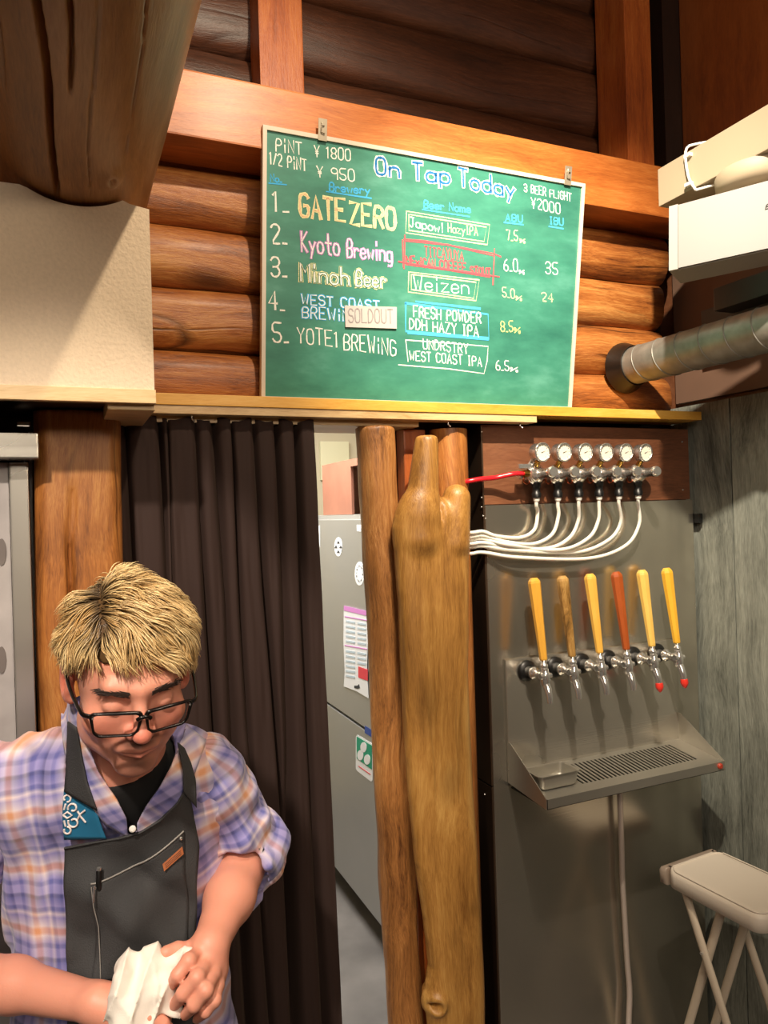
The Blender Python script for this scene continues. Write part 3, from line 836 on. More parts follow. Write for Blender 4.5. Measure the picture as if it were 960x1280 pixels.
# ================================================================== curtain
def curtain():
    x0b, x1b = at(152, 1200, Y=1.6).x, .548
    nx, nzs = 420, 70
    ztop_, zbot = 1.914, 0.05; nx, nzs = 620, 90
    V = []; F = []
    rr = random.Random(11)
    # creases between broad flat pleats: position, half width, depth, slant
    cs_ = [(.05, .014, .9, .03), (.21, .012, 1.0, .02), (.25, .006, .5, .01), (.385, .011, .9, .03), (.475, .016, 1.0, .05),
           (.565, .009, .7, .05), (.68, .012, 1.0, .07), (.80, .016, 1.0, -.03), (.905, .012, .9, .005)]
    for j in range(nzs + 1):
        v = j / nzs; z = ztop_ + (zbot - ztop_) * v
        xr = .528 + (.562 - .528) * v
        xl_ = .100 + .012 * v
        for i in range(nx + 1):
            s = i / nx
            d = .004
            for k, (c, wd, dep, sl) in enumerate(cs_):
                cc = c + sl * min(v * 1.6, 1.2) + .012 * math.sin(v * 5 + k * 1.9) * min(1, v * 4)
                wv_ = wd * (.75 + .5 * abs(math.sin(k * 1.3 + v * 5)) + .7 * v)
                e_ = (s - cc) / wv_
                d += .045 * dep * (.55 + .45 * math.sin(k * 2.1 + v * 4) ** 2) * math.exp(-abs(e_) ** 1.7)
            d += .0045 * mnoise.noise(Vector((s * 14, v * 8, 2.0))) + .0022 * mnoise.noise(Vector((s * 40, v * 14, 5.0)))
            zt_ = z + (0.004 * math.sin(s * 40) - .002) * max(0, 1 - v * 25)
            V.append((xl_ + (xr - xl_) * s, 1.605 + d, zt_))
    w_ = nx + 1
    F = [(j*w_ + i, j*w_ + i + 1, (j+1)*w_ + i + 1, (j+1)*w_ + i) for j in range(nzs) for i in range(nx)]
    return np.array(V), np.array(F)
V, F = curtain()
m, nt, b = mat('brown_curtain_cloth')
b.inputs['Base Color'].default_value = (*srgb('2f1d17'), 1); b.inputs['Roughness'].default_value = .85
b.inputs['Sheen Weight'].default_value = .10; b.inputs['Sheen Roughness'].default_value = .5
b.inputs['Sheen Tint'].default_value = (*srgb('8a6a50'), 1)
tc = nd(nt, 'ShaderNodeTexCoord'); wv = nd(nt, 'ShaderNodeTexNoise', i_Scale=900.0); nt.links.new(tc.outputs['Object'], wv.inputs[0])
bp_ = nd(nt, 'ShaderNodeBump', i_Strength=.25, i_Distance=.0006); nt.links.new(wv.outputs[0], bp_.inputs['Height']); nt.links.new(bp_.outputs[0], b.inputs['Normal'])
cu = np_mesh('curtain', V, F, m)
tag(cu, 'dark brown pleated curtain hanging in the doorway beneath the yellow shelf', 'curtain')
sm_ = cu.modifiers.new('thick', 'SOLIDIFY'); sm_.thickness = .0015

# ================================================================== kitchen fridge
FX = 1.075
def fx(x, y, off=0.0): return at(x, y, X=FX - off)
nc = fx(484, 1215); fz0 = .09
zsplit = fx(470, 921).z
ztopf = fx(455, 643).z
yn = nc.y; yf = 3.60
fr = thing('steel_fridge', (FX + .3, (yn + yf) / 2, 0), 'tall two-door stainless kitchen fridge covered with stickers, beyond the doorway', 'fridge')
MB().box((FX + .03, yn, fz0), (1.70, yf, ztopf), .004).build('body', STEELF, fr)
MB().box((FX, yn + .012, zsplit + .006), (FX + .028, yf, ztopf - .02), .003).build('upper_door', STEELF, fr)
MB().box((FX, yn + .012, fz0 + .02), (FX + .028, yf, zsplit - .006), .003).build('lower_door', STEELF, fr)
MB().box((FX - .006, yn - .006, fz0 + .01), (FX + .03, yn + .011, ztopf - .005), .002).build('edge_strip', plain('pale_edge_strip', 'cfcdca', rough=.35), fr)
for yy in (yn + .08, yf - .08):
    MB().lathe([(0, .03), (.02, .03), (.02, .018), (.09, .018)], (FX + .12, yy, 0), (0, 0, 1), 12).build('foot', STEELF, fr)
WHS = plain('white_sticker', 'f2f2f2', rough=.5); DKS = plain('dark_print', '30343a', rough=.5); TEALS = plain('teal_sticker', '129a76', rough=.5)
PINKS = plain('pink_print', 'd98ad0', rough=.5); REDS = plain('red_print', 'e0404c', rough=.5); BLUES = plain('blue_sticker', '2b4a9a', rough=.5)
PALEB = plain('pale_print', 'c3d3dc', rough=.6)
def spoly(pts, m_, name, parent, off, th=.0008):
    return MB().prism([fx(x, y, off) for x, y in pts], (-th, 0, 0)).build(name, m_, parent)
def disc(cx, cy, rx, ry, k=28): return [(cx + rx * math.cos(2*PI*i/k), cy + ry * math.sin(2*PI*i/k)) for i in range(k)]
s1 = spoly([(392.5, 657), (400, 657), (400, 684), (392.5, 683)], WHS, 'sticker', fr, .0004); s1['label'] = 'white strip with small dark icons'
for yy in (661, 673): spoly(disc(396, yy, 2.2, 2.6, 10), DKS, 'icon', s1, .0014)
for yy in (667, 679): spoly(disc(396, yy, 1.6, 1.8, 10), PALEB, 'icon', s1, .0014)
s2 = spoly(disc(423, 683.5, 4.8, 12), WHS, 'sticker', fr, .0004); s2['label'] = 'round white sticker with four dark triangles'
for dx, dy in ((0, -5.6), (0, 6), (-3.0, 0), (3.0, 0)): spoly([(423 + dx - 1.8, 683.5 + dy + 1.6), (423 + dx, 683.5 + dy - 2.2), (423 + dx + 1.8, 683.5 + dy + 1.6)], DKS, 'mark', s2, .0014)
s3 = spoly(disc(449.5, 717, 6, 15), WHS, 'sticker', fr, .0004); s3['label'] = 'oval white sticker with a pale ring'
o3 = disc(449.5, 717, 4.2, 10.5); 
for i in range(0, 28, 2): spoly([o3[i], o3[i+1], (449.5 + (o3[i+1][0]-449.5)*.85, 717 + (o3[i+1][1]-717)*.85), (449.5 + (o3[i][0]-449.5)*.85, 717 + (o3[i][1]-717)*.85)], PALEB if i % 4 else DKS, 'mark', s3, .0014)
spoly([(446, 656), (451.5, 656.5), (451.5, 664.5), (446.3, 664)], WHS, 'sticker', fr, .0004)['label'] = 'small white square sticker'
spoly([(456, 907), (465.5, 913), (465.5, 922), (456, 916)], BLUES, 'sticker', fr, .0004)['label'] = 'small blue label'
s4 = spoly([(445, 921), (447, 918.5), (464.5, 929), (466, 932), (466, 975), (464, 977), (447, 964), (445, 961)], WHS, 'sticker', fr, .0004); s4['label'] = 'white sticker with a teal panel holding three pale round figures'
spoly([(446, 920.5), (465, 932), (465, 962), (446, 948)], TEALS, 'panel', s4, .0014)
for cx, cy in ((454.5, 934), (450.5, 944), (459, 949.5)): spoly(disc(cx, cy, 3.9, 6.4, 18), WHS, 'figure', s4, .0022)
spoly([(448, 957), (463, 967.5), (463, 968.5), (448, 958)], REDS, 'line', s4, .0014)
ns = thing('notice_sheet', fx(446, 815, .002), 'pink-topped printed notice sheet taped on the upper door of the kitchen fridge', 'notice')
def sheet(pts, m_, name, off): return MB().prism([fx(x, y, off) for x, y in pts], (-.0009, 0, 0)).build(name, m_, ns)
sheet([(430, 757), (459.5, 764), (460, 800), (459, 835), (461, 873), (446, 864), (430, 858), (431, 840), (429.5, 800)], WHS, 'paper', .002)
sheet([(430, 757), (459.5, 764), (459.5, 770), (430, 763)], PINKS, 'heading', .003)
sheet([(448, 833), (460, 837), (460, 851), (448, 847)], REDS, 'red_block', .003)
for yy in (770, 806): sheet([(431, yy), (459, yy + 5), (459, yy + 6.2), (431, yy + 1.2)], PINKS, 'rule', .003)
for k in range(12):
    yy = 775 + k * 6.2
    if yy > 848: break
    for xa, xb in ((432.5, 444), (447, 457.5)):
        if k in (5,) or (xa > 445 and yy > 828): continue
        sheet([(xa, yy + (xa - 431) * .17), (xb, yy + (xb - 431) * .17), (xb, yy + 2.6 + (xb - 431) * .17), (xa, yy + 2.6 + (xa - 431) * .17)], PALEB, 'printed_line', .003)
sheet([(443, 857), (447, 857), (449, 855), (450, 860), (447, 861), (443, 860)], DKS, 'small_mark', .003)
# brown box on the fridge
bxx = FX + .03
q0, q1 = at(403, 600, X=bxx), at(454, 600, X=bxx)
bz1 = at(425, 577, X=bxx).z; bz0 = ztopf + .001
cb = thing('storage_box', (bxx + .2, (q0.y + q1.y) / 2, bz0), 'reddish brown wooden box with a dark opening on top of the kitchen fridge', 'box')
yA, yB = q1.y - .12, q0.y
yo = at(439, 610, X=bxx).y
BXM = plain('reddish_box_board', '9a6650', rough=.6, var=.12, bscale=8)
MB().box((bxx, yo, bz0), (bxx + .012, yB, bz1)).build('side_panel', BXM, cb)
MB().box((bxx, yA, bz1 - .03), (bxx + .45, yo, bz1)).build('top_rail', BXM, cb)
MB().box((bxx + .012, yo, bz1 - .015), (bxx + .45, yB, bz1)).build('top_panel', BXM, cb)
MB().box((bxx + .012, yB - .015, bz0), (bxx + .45, yB, bz1 - .015)).build('end_panel', BXM, cb)
MB().box((bxx + .2, yA, bz0), (bxx + .45, yo, bz1 - .03)).build('opening_shade_block', MW['dark'], cb)  # dark filler whose colour stands in for the shade inside the opening
MB().box((bxx, yA, bz0), (bxx + .2, yA + .012, bz1 - .03)).build('end_panel', BXM, cb)

# ================================================================== appliance at the left edge
ap = thing('steel_cabinet', (-.45, 1.6, 0), 'stainless upright cabinet cut by the left edge of the photo, beside the timber post', 'cabinet')
xa = at(48, 560, Y=1.46).x; za, zb_ = at(24, 541, Y=1.46).z, at(24, 573, Y=1.46).z
MB().box((-.95, 1.46, zb_), (xa, 1.508, za), .003).build('top_rail', STEEL2, ap)
xf = at(36, 620, Y=1.51).x
MB().box((xf - .032, 1.512, .1), (xf, 1.56, zb_ - .003), .003).build('door_frame', STEEL2, ap)
FROST = plain('frosted_door_panel', 'a9a4a2', rough=.35, var=.12, bscale=14)
MB().box((-.95, 1.520, .1), (xf - .033, 1.54, zb_ - .003), .002).build('door_panel', FROST, ap)
MB().box((-.95, 1.585, .05), (xf - .008, 1.71, za - .004), .002).build('body', BLACK, ap)
WPAT = plain('grey_pattern', '6f6763', rough=.5)
for (cx, cy) in ((2, 690), (2, 825)):
    MB().prism([at(cx + 6 * math.cos(2*PI*i/20), cy + 17 * math.sin(2*PI*i/20), Y=1.5195) for i in range(20)], (0, -.0015, 0)).build('printed_mark', WPAT, ap)
cpts = [at(x, y, Y=1.60) for x, y in ((38, 540), (39, 640), (43, 760), (47, 850), (52, 930), (64, 1200))]
cn_ = MB().tube(cpts, [.0034] * 6, 8); cn_.origin = cpts[3]
tag(cn_.build('white_cable', WHITE), 'thin white cable running down the dark gap beside the timber post', 'cable')
bt = at(30, 532, Y=1.62)
br_ = MB().box((bt.x - .012, 1.60, bt.z - .004), (bt.x + .012, 1.64, bt.z + .006), .002); br_.origin = bt
tag(br_.build('steel_bracket', CHROME), 'small bright bracket above the white cable in the dark gap', 'bracket')
# ================================================================== tap wall
TX0, TX1, TY = .982, 1.682, 1.62
zpt = at(740, 628, Y=TY).z                       # top of the steel sheet
tw = thing('tap_wall', (1.33, 1.67, 0), 'stainless steel tap wall with brown top board at the right', 'tap wall')
MB().box((TX0 + .02, 1.635, 0.0), (TX1 - .01, 1.715, 1.91), .001).build('cabinet_core', MW['brown'], tw)
MB().box((TX0, 1.630, zpt + .002), (TX1, 1.634, 1.915), .0005).build('top_board', MW['brown'], tw)
MB().box((TX0, TY, 0.02), (TX1, 1.629, zpt), .001).build('steel_sheet', STEEL, tw)
zj = at(608, 986, Y=TY).z
for z0, z1, yy in ((.02, zj - .002, 1.716), (zj + .002, 1.91, 1.712)):
    MB().box((TX0 - .004, TY + .004, z0), (TX0 + .0, yy, z1), .0008).build('side_panel', steel('brown_steel', '6e5a4a', rough=.35, brush=2), tw)
for x, y in ((602, 540), (602, 634), (602, 622), (856, 552), (857, 612), (606, 993), (604, 645), (607, 648)):
    q = at(x, y, Y=TY - .001)
    if q.x < TX0 + .004: q = at(x, y, X=TX0 - .005); MB().lathe([(0, .0025), (.0015, .002)], q, (-1, 0, 0), 8).build('screw', CHROME, tw)
    else: MB().lathe([(0, .003), (.0015, .0025)], Vector((q.x, 1.6299, q.z)), (0, -1, 0), 8).build('screw', CHROME, tw)
q = at(870, 648, Y=1.60)
MB().box((1.6835, 1.60, q.z - .014), (1.698, 1.64, q.z + .014), .002).build('black_latch', BLACK, tw)

# ---- drip tray with its splash plate
gl, gr = at(632, 824, Y=1.612), at(841, 800, Y=1.612)
PX0, PX1 = gl.x, at(848, 900, Y=1.612).x
PZ1 = (gl.z + gr.z) / 2
zt_ = -.672 + 1.70
dt = thing('drip_tray', ((PX0 + PX1) / 2, 1.54, zt_), 'stainless drip tray with slotted grate and splash plate below the beer taps', 'drip tray')
mb = MB().box((PX0, 1.611, zt_ - .03), (PX1, 1.6185, PZ1), .0006); mb.build('splash_plate', steel('splash_steel', 'ccc6ba', rough=.18, brush=0, wav=.03, bstr=.2, met=.86), dt)
YF = 1.455; zf = zt_ - .018
# grate: slotted sheet
gt = MB()
X0, X1 = PX0 + .004, PX1 - .002
def zs_(y): return zt_ + (zf - zt_) * (1.611 - y) / (1.611 - YF)
def sheetq(x0, x1, y0, y1):
    gt.hexa([(x0, y0, zs_(y0) - .0015), (x1, y0, zs_(y0) - .0015), (x1, y1, zs_(y1) - .0015), (x0, y1, zs_(y1) - .0015),
             (x0, y0, zs_(y0)), (x1, y0, zs_(y0)), (x1, y1, zs_(y1)), (x0, y1, zs_(y1))])
ya, yb = 1.490, 1.590
sheetq(X0, X1, YF, ya); sheetq(X0, X1, yb, 1.611)
n = 30; sx0, sx1 = X0 + .13, X1 - .05
sheetq(X0, sx0, ya, yb); sheetq(sx1, X1, ya, yb)
p_ = (sx1 - sx0) / n
for k in range(n): sheetq(sx0 + p_ * k + p_ * .5, sx0 + p_ * (k + 1) , ya, yb)
gt.build('grate', STEEL2, dt)
MB().box((X0, YF - .0015, zf - .022), (X1, YF, zf + .0005), .0004).build('front_lip', STEEL2, dt)
MB().box((X0, YF, zf - .024), (X1, 1.611, zf - .020)).build('tray_floor', plain('slot_shade_dark', '2a2824', rough=.25, metal=.6), dt)  # floor coloured dark so the grate slots look shaded
for x in (PX0, PX1 - .0015):
    MB().prism([(x, YF - .001, zf - .024), (x, 1.611, zt_ - .03), (x, 1.611, zt_ + .075), (x, 1.603, zt_ + .075), (x, YF - .001, zf + .002)], (.0015, 0, 0)).build('side_bracket', STEEL2, dt)
q = Vector((PX1 - .018, YF - .0015, zf - .010))
MB().lathe([(0, .008), (.004, .008), (.006, .005)], q, (0, -1, 0), 12).build('red_screw', plain('red_plastic', 'b0402c', rough=.35), dt)
# tin
tin = thing('steel_tin', (PX0 + .065, 1.525, zf + .01), 'small rectangular steel tin at the left end of the drip tray', 'tin')
ta = [(654, 965), (683, 957), (711, 967), (682, 980)]
def tinr(z, s, c=(PX0 + .0665, 1.522)):
    pts = []
    hx, hy, r = .058 * s, .036 * s, .012
    for cx, cy, a0 in ((hx - r, hy - r, 0), (-hx + r, hy - r, 90), (-hx + r, -hy + r, 180), (hx - r, -hy + r, 270)):
        for k in range(5):
            a = math.radians(a0 + k * 22.5)
            pts.append((c[0] + cx + r * math.cos(a), c[1] + cy + r * math.sin(a), z))
    return pts
zt0 = zs_(1.49) + .0035; zt1 = zt0 + .033
rings = [tinr(zt0 + .002, .86), tinr(zt0, .80), tinr(zt0, .86), tinr(zt0 + .006, .94), tinr(zt1, 1.0), tinr(zt1 + .001, 1.06), tinr(zt1 - .001, 1.06), tinr(zt1 - .0008, .97), tinr(zt0 + .008, .91), tinr(zt0 + .0025, .86)]
mb = MB(); V_ = []; F_ = []
for r_ in rings: V_ += r_
nn = 20
for i in range(len(rings) - 1):
    F_ += [(i*nn + k, i*nn + (k+1) % nn, (i+1)*nn + (k+1) % nn, (i+1)*nn + k) for k in range(nn)]
F_.append(tuple(range(nn)))
mb.add(V_, F_, False); mb.build('pan', STEEL2, tin, fix=False)
# drain hose
q0 = at(775, 1000, Y=1.59); dh = thing('drain_hose', (q0.x, 1.60, 0), 'ribbed steel drain hose hanging from the drip tray down the tap wall', 'hose')
pth = [at(x, y, Y=1.600) for x, y in ((775, 1003), (777, 1060), (778, 1100), (781, 1150), (784, 1200), (787, 1240), (786, 1280), (786, 1330))]
pth[0].z = zf - .026
pth.append(Vector((pth[-1].x, 1.60, .02)))
def resample(p, n):
    p = [Vector(x) for x in p]
    d = [0]
    for a, c in zip(p[:-1], p[1:]): d.append(d[-1] + (c - a).length)
    out = []; j = 0
    for i in range(n):
        s = d[-1] * i / (n - 1)
        while j < len(d) - 2 and d[j+1] < s: j += 1
        t = (s - d[j]) / max(1e-9, d[j+1] - d[j])
        p0, p1, p2, p3 = p[max(j-1, 0)], p[j], p[j+1], p[min(j+2, len(p)-1)]
        out.append(0.5 * ((2*p1) + (p2-p0)*t + (2*p0-5*p1+4*p2-p3)*t*t + (3*p1-p0-3*p2+p3)*t**3))
    return out
pr = resample(pth, 420)
MB().tube(pr, [.0066 + .0016 * (i % 2) for i in range(420)], 10).build('ribbed_tube', plain('pinkish_steel', 'd8c8bc', rough=.35, metal=.4), dh)
MB().tube([pr[0], pr[0] + Vector((0, 0, -.03))], .009, 12).build('collar', CHROME, dh)

# ---- beer taps
HC = [('yellow_pine_handle', 'd9a03c', 'e3ae4c', 'bright yellow'), ('mottled_oak_handle', '8a6430', 'b08a4e', 'mottled brown'), ('pale_yellow_handle', 'e0ab48', 'eabb60', 'pale yellow'),
      ('cherry_handle', 'a04c1c', 'c0662a', 'reddish brown'), ('cream_yellow_handle', 'e4b858', 'efc872', 'pale yellow'), ('lemon_handle', 'e4ac30', 'eeba44', 'lemon yellow')]
tap_lab = ['first beer tap from the left with a bright yellow wooden handle', 'beer tap with the mottled brown wooden handle, second from the left',
           'third beer tap from the left with a yellow wooden handle', 'beer tap with the reddish brown wooden handle, fourth from the left',
           'beer tap with a pale yellow handle and red spout tip, beside the reddish brown one', 'beer tap at the right end, yellow handle and red spout tip']
fl_px = [(660, 838), (691, 832.5), (725, 828), (757, 825), (791, 821), (821, 817)]
top_px = [(665, 724), (699, 721), (730, 717), (765, 712), (792, 711), (823, 710)]
REDT = plain('red_silicone', 'e0382c', rough=.35)
HM = []
for nm, c1, c2, _ in HC:
    cr_ = 1.0 if 'oak' in nm else 0.15
    HM.append(wood(nm, tuple(x * (.35 if cr_ == 1 else .8) for x in srgb(c1)), srgb(c1), srgb(c2), axis=2, scale=3.0, knots=0, cracks=0, bump=.1, rough=.4, spread=1.6 if cr_ == 1 else .6))
def make_tap(base):
    # base: flange centre on the plate; returns the empty
    t = thing('beer_tap', base, tap_lab[0], 'beer tap', 'beer taps on the steel wall')
    X, Y, Z = base
    MB().lathe([(0, .027), (.006, .027), (.010, .022), (.012, .017)], base, (0, -1, 0), 24).build('black_collar', BLACK, t)
    MB().lathe([(.010, .013), (.030, .012), (.032, .016), (.040, .016), (.042, .011), (.062, .010), (.066, .013), (.074, .013)], base, (0, -1, 0), 20).build('shank', CHROME, t)
    f = Vector((X, Y - .082, Z))
    mb = MB().lathe([(-.024, .009), (-.020, .0125), (-.004, .0135), (.010, .012), (.014, .009), (.020, .009)], f, (0, 0, 1), 18)
    mb.tube([f + Vector((0, .002, -.010)), f + Vector((0, -.008, -.026)), f + Vector((0, -.016, -.044)), f + Vector((0, -.018, -.062))], [.0105, .010, .0085, .0075], 14)
    mb.lathe([(0, .0078), (.004, .0092), (.010, .0092), (.013, .006)], f + Vector((-.017, -.002, .002)), (1, 0, 0), 14)
    mb.lathe([(0, .006), (.034, .006)], f + Vector((-.017, -.002, .002)), (1, 0, 0), 10)
    fa = mb.build('faucet', CHROME, t)
    MB().lathe([(.018, .007), (.024, .0095), (.030, .0095), (.032, .006), (.044, .006)], f, (0, .10, 1), 16).build('lever_collar', CHROME, t)
    hb = f + Vector((0, .004, .040)); ht = f + Vector((-.004, .030, .243))
    ax = (ht - hb).normalized(); a = Vector((1, 0, 0)); a = (a - ax * a.dot(ax)).normalized(); b_ = ax.cross(a)
    prof = [(0, .0088), (.003, .0098), (.10, .0130), (.190, .0162), (.196, .0150), (.204, .0085)]
    mb = MB(); V_ = []
    L = (ht - hb).length
    for d, r in prof:
        for k in range(8):
            an = PI / 8 + PI / 4 * k
            V_.append(hb + ax * (d * L / .204) + (a * math.cos(an) + b_ * math.sin(an)) * r)
    F_ = [(i*8 + k, i*8 + (k+1) % 8, (i+1)*8 + (k+1) % 8, (i+1)*8 + k) for i in range(len(prof)-1) for k in range(8)]
    mb.add(V_, F_ + [tuple(range(8)), tuple(range(40, 48))])
    mb.build('handle', HM[0], t)
    return t, f
bases = []
for x, y in fl_px:
    q = at(x, y, Y=1.611); bases.append(q)
# even spacing on the plate
xs_ = np.array([q.x for q in bases]); zm = np.mean([q.z for q in bases])
fit = np.polyfit(range(6), xs_, 1)
bases = [Vector((fit[0] * k + fit[1], 1.611, zm)) for k in range(6)]
tap0, fz_ = make_tap(bases[0])
taps = [tap0]
for k in range(1, 6):
    o = tap0.copy(); COL.objects.link(o); o.location = bases[k]; taps.append(o)
    for ch in list(tap0.children):
        c = ch.copy(); COL.objects.link(c); c.parent = o
        if ch.name.startswith('handle'):
            c.data = ch.data.copy(); c.data.materials[0] = HM[k]
for k, o in enumerate(taps):
    o['label'] = tap_lab[k]
    if k >= 4:
        f = bases[k] + Vector((0, -.082, 0))
        MB().lathe([(-.004, .0095), (.006, .0105), (.014, .007), (.020, .002)], f + Vector((0, -.018, -.058)), (0, -.15, -1), 14).build('red_tip', REDT, o)

# ---- gas regulators
gx = [(676, 566), (702, 565), (727, 565), (753, 564.5), (779, 564.5), (804, 565)]
GY = 1.545
ga = at(679, 566, Y=GY); gb = at(808, 565, Y=GY)
GF = plain('gauge_face', 'e9e4d2', rough=.3); GLASSY = None
reg_lab = ['first gas regulator with gauge beside the red hose', 'second gas regulator with gauge from the red hose', 'third gas regulator with gauge from the red hose',
           'fourth gas regulator with gauge from the red hose', 'fifth gas regulator with gauge from the red hose', 'last gas regulator with gauge, at the right end of the row']
fit2 = [(gb.x - ga.x) / 5, ga.x]; gzm = (ga.z + gb.z) / 2
tilt = Vector((-.12, -1, -.10)).normalized()
def make_reg(p):
    # p: centre of gauge face
    t = thing('gas_regulator', Vector((p.x, 1.59, p.z - .055)), reg_lab[0], 'regulator', 'gas regulators in a row above the taps')
    ax = Vector((.10, -1, -.06)).normalized()
    c = p - ax * .030
    MB().lathe([(0, .018), (.002, .0225), (.020, .0225), (.024, .0245), (.030, .0245), (.0302, .0215), (.026, .0213)], c, ax, 28).build('gauge_body', CHROME, t)
    fc = MB().lathe([(.0262, .0212), (.0268, .0212)], c, ax, 24).build('gauge_face', GF, t)
    tk = MB(); u_ = ax.cross(Vector((0, 0, 1))).normalized(); v_ = u_.cross(ax)
    cf = c + ax * .0273
    for i in range(11):
        a = math.radians(225 - 27 * i); d = u_ * math.cos(a) + v_ * math.sin(a); s = ax.cross(d) * .0006
        tk.add([cf + d * .0155 - s, cf + d * .0155 + s, cf + d * .0190 + s, cf + d * .0190 - s], [(0, 1, 2, 3)])
    tk.build('scale_marks', DKS, fc, fix=False)
    a = math.radians(160); d = u_ * math.cos(a) + v_ * math.sin(a); s = ax.cross(d) * .0009
    MB().add([cf + ax * .0005 - d * .004 - s, cf + ax * .0005 - d * .004 + s, cf + ax * .0005 + d * .014], [(0, 1, 2)]).build('needle', DKS, fc, fix=False)
    MB().tube([c + ax * .012 + Vector((0, 0, -.020)), c + Vector((.002, .002, -.034))], [.008, .007], 10).build('brass_stem', BRASS, t)
    bc = Vector((p.x + .004, 1.585, p.z - .054))
    mb = MB().lathe([(-.030, .016), (-.026, .022), (-.006, .0225), (-.004, .0275), (.004, .0275), (.006, .0235), (.010, .0235), (.016, .0190), (.022, .0150)], bc, (0, -1, 0), 28)
    mb.build('bonnet', CHROME, t)
    MB().lathe([(.020, .0125), (.058, .0118), (.059, .0140), (.072, .0140), (.076, .0115)], bc, (0, -1, .03), 20).build('adjusting_knob', CHROME, t)
    MB().tube([bc + Vector((-.045, .012, 0)), bc + Vector((.045, .012, 0))], .011, 14).build('manifold_pipe', CHROME, t)
    MB().torus(bc + Vector((-.024, .004, -.012)), (.12, -1, 0), .012, .0026, 16, 6).build('bronze_ring', plain('copper_ring', 'b86040', rough=.25, metal=1.0), t)
    d0 = bc + Vector((0, 0, -.020))
    MB().lathe([(0, .012), (.012, .012), (.013, .010), (.026, .010), (.028, .0125), (.040, .0115)], d0, (0, 0, -1), 16).build('black_valve', BLACK if True else CHROME, t)
    MB().lathe([(.040, .008), (.046, .0085), (.050, .006)], d0, (0, 0, -1), 12).build('white_nut', WHITE, t)
    return t, d0 + Vector((0, 0, -.049))
r0, hose0 = make_reg(Vector((fit2[1], GY, gzm)))
regs = [r0]
for k in range(1, 6):
    o = r0.copy(); COL.objects.link(o); o.location = r0.location + Vector((fit2[0] * k, 0, 0)); o['label'] = reg_lab[k]
    for ch in list(r0.children):
        c = ch.copy(); COL.objects.link(c); c.parent = o
        for g2 in ch.children:
            d2 = g2.copy(); COL.objects.link(d2); d2.parent = c
# ball valve lever at the left end
q = at(660, 588, Y=1.585)
vl = thing('shutoff_valve', q, 'brass and steel shut-off valve joining the red hose to the regulators', 'valve')
MB().tube([q + Vector((-.015, 0, -.008)), q + Vector((.020, 0, -.008))], [.009, .011], 12).build('valve_body', BRASS, vl)
MB().box((q.x - .034, q.y - .012, q.z + .004), (q.x + .004, q.y - .004, q.z + .016), .002).build('lever', CHROME, vl)
MB().lathe([(0, .010), (.03, .010)], q + Vector((.0, .0, .0)), (.6, -.1, .8), 12).build('steel_fitting', CHROME, vl)
# red gas hose
e0 = q + Vector((-.016, 0, -.008))
rp = [e0, e0 + Vector((-.03, -.002, -.001)), at(620, 597, Y=1.60), at(600, 599, Y=1.605), at(584, 602, Y=1.615), at(572, 606, Y=1.64)]
mb = MB().tube(resample(rp, 40), .0062, 12); mb.origin = e0
tag(mb.build('gas_hose', plain('red_hose_rubber', 'd8202a', rough=.25)), 'shiny red gas hose running from behind the slab to the regulators', 'hose')
# six white beer lines
bl_lab = ['white beer line dropping from the first regulator, shortest curve', 'white beer line curving from the second regulator', 'white beer line curving from the third regulator',
          'white beer line curving from the fourth regulator', 'white beer line curving from the fifth regulator', 'longest white beer line, lowest at the slab, from the last regulator']
hx_end = [(590, 666), (590, 671), (590, 675), (590, 680), (590, 684), (590, 692)]
curves = [[(672, 640), (668, 662), (650, 672), (620, 670)], [(698, 645), (690, 668), (666, 680), (630, 677)], [(723, 650), (712, 672), (685, 685), (635, 681)],
          [(748, 650), (736, 672), (702, 687), (640, 684)], [(776, 652), (762, 674), (722, 690), (645, 688)], [(799, 655), (782, 682), (736, 698), (650, 697)]]
HOSE = plain('white_beer_line', 'ece6da', rough=.3); HOSE.node_tree.nodes['Principled BSDF'].inputs['Subsurface Weight'].default_value = .1
for k in range(6):
    st_ = hose0 + Vector((fit2[0] * k, 0, 0))
    yk = 1.600 - (.010 if k % 2 else 0)
    p_ = [st_ + Vector((0, 0, .006)), st_ + Vector((0, .002, -.012))] + [at(x, y, Y=yk if i < 3 else 1.596 - .004 * (k % 3)) for i, (x, y) in enumerate(curves[k])]
    ex, ey = hx_end[k]
    p_ += [at(ex + 14, ey - 1.5, Y=1.603 + .004 * (k % 3)), at(ex, ey, Y=1.612 + .005 * (k % 3)), at(ex - 18, ey + 1, Y=1.66)]
    mb = MB().tube(resample(p_, 70), .0048, 12); mb.origin = st_
    tag(mb.build('beer_line', HOSE), bl_lab[k], 'hose', 'white beer lines from the regulators')

# ================================================================== spiral duct
DX, DZ, DR = 1.475, 2.088, .052
du = thing('spiral_duct', (DX, 1.58, DZ), 'grey galvanised spiral duct entering the log wall at the right', 'duct')
GALV = plain('galvanised_steel', '8f8c84', rough=.45, metal=.5, var=.2, bscale=30, bump=.1)
MB().tube([(DX, 1.615, DZ), (DX, 1.2, DZ), (DX, .8, DZ), (DX, -.8, DZ)], DR, 32, cap=True).build('pipe', GALV, du)
hel = []
pitch = .076
for i in range(900):
    a = 2 * PI * i / 40
    y = 1.605 - pitch * i / 40
    if y < -.8: break
    hel.append((DX + (DR + .0002) * math.cos(a), y, DZ + (DR + .0002) * math.sin(a)))
MB().tube(hel, .0018, 6).build('seam', GALV, du)
MB().lathe([(0, .072), (.004, .072), (.040, .056), (.045, .056)], (DX, 1.652, DZ), (0, -1, 0), 32).build('black_flange', plain('black_painted_metal', '181411', rough=.35), du)

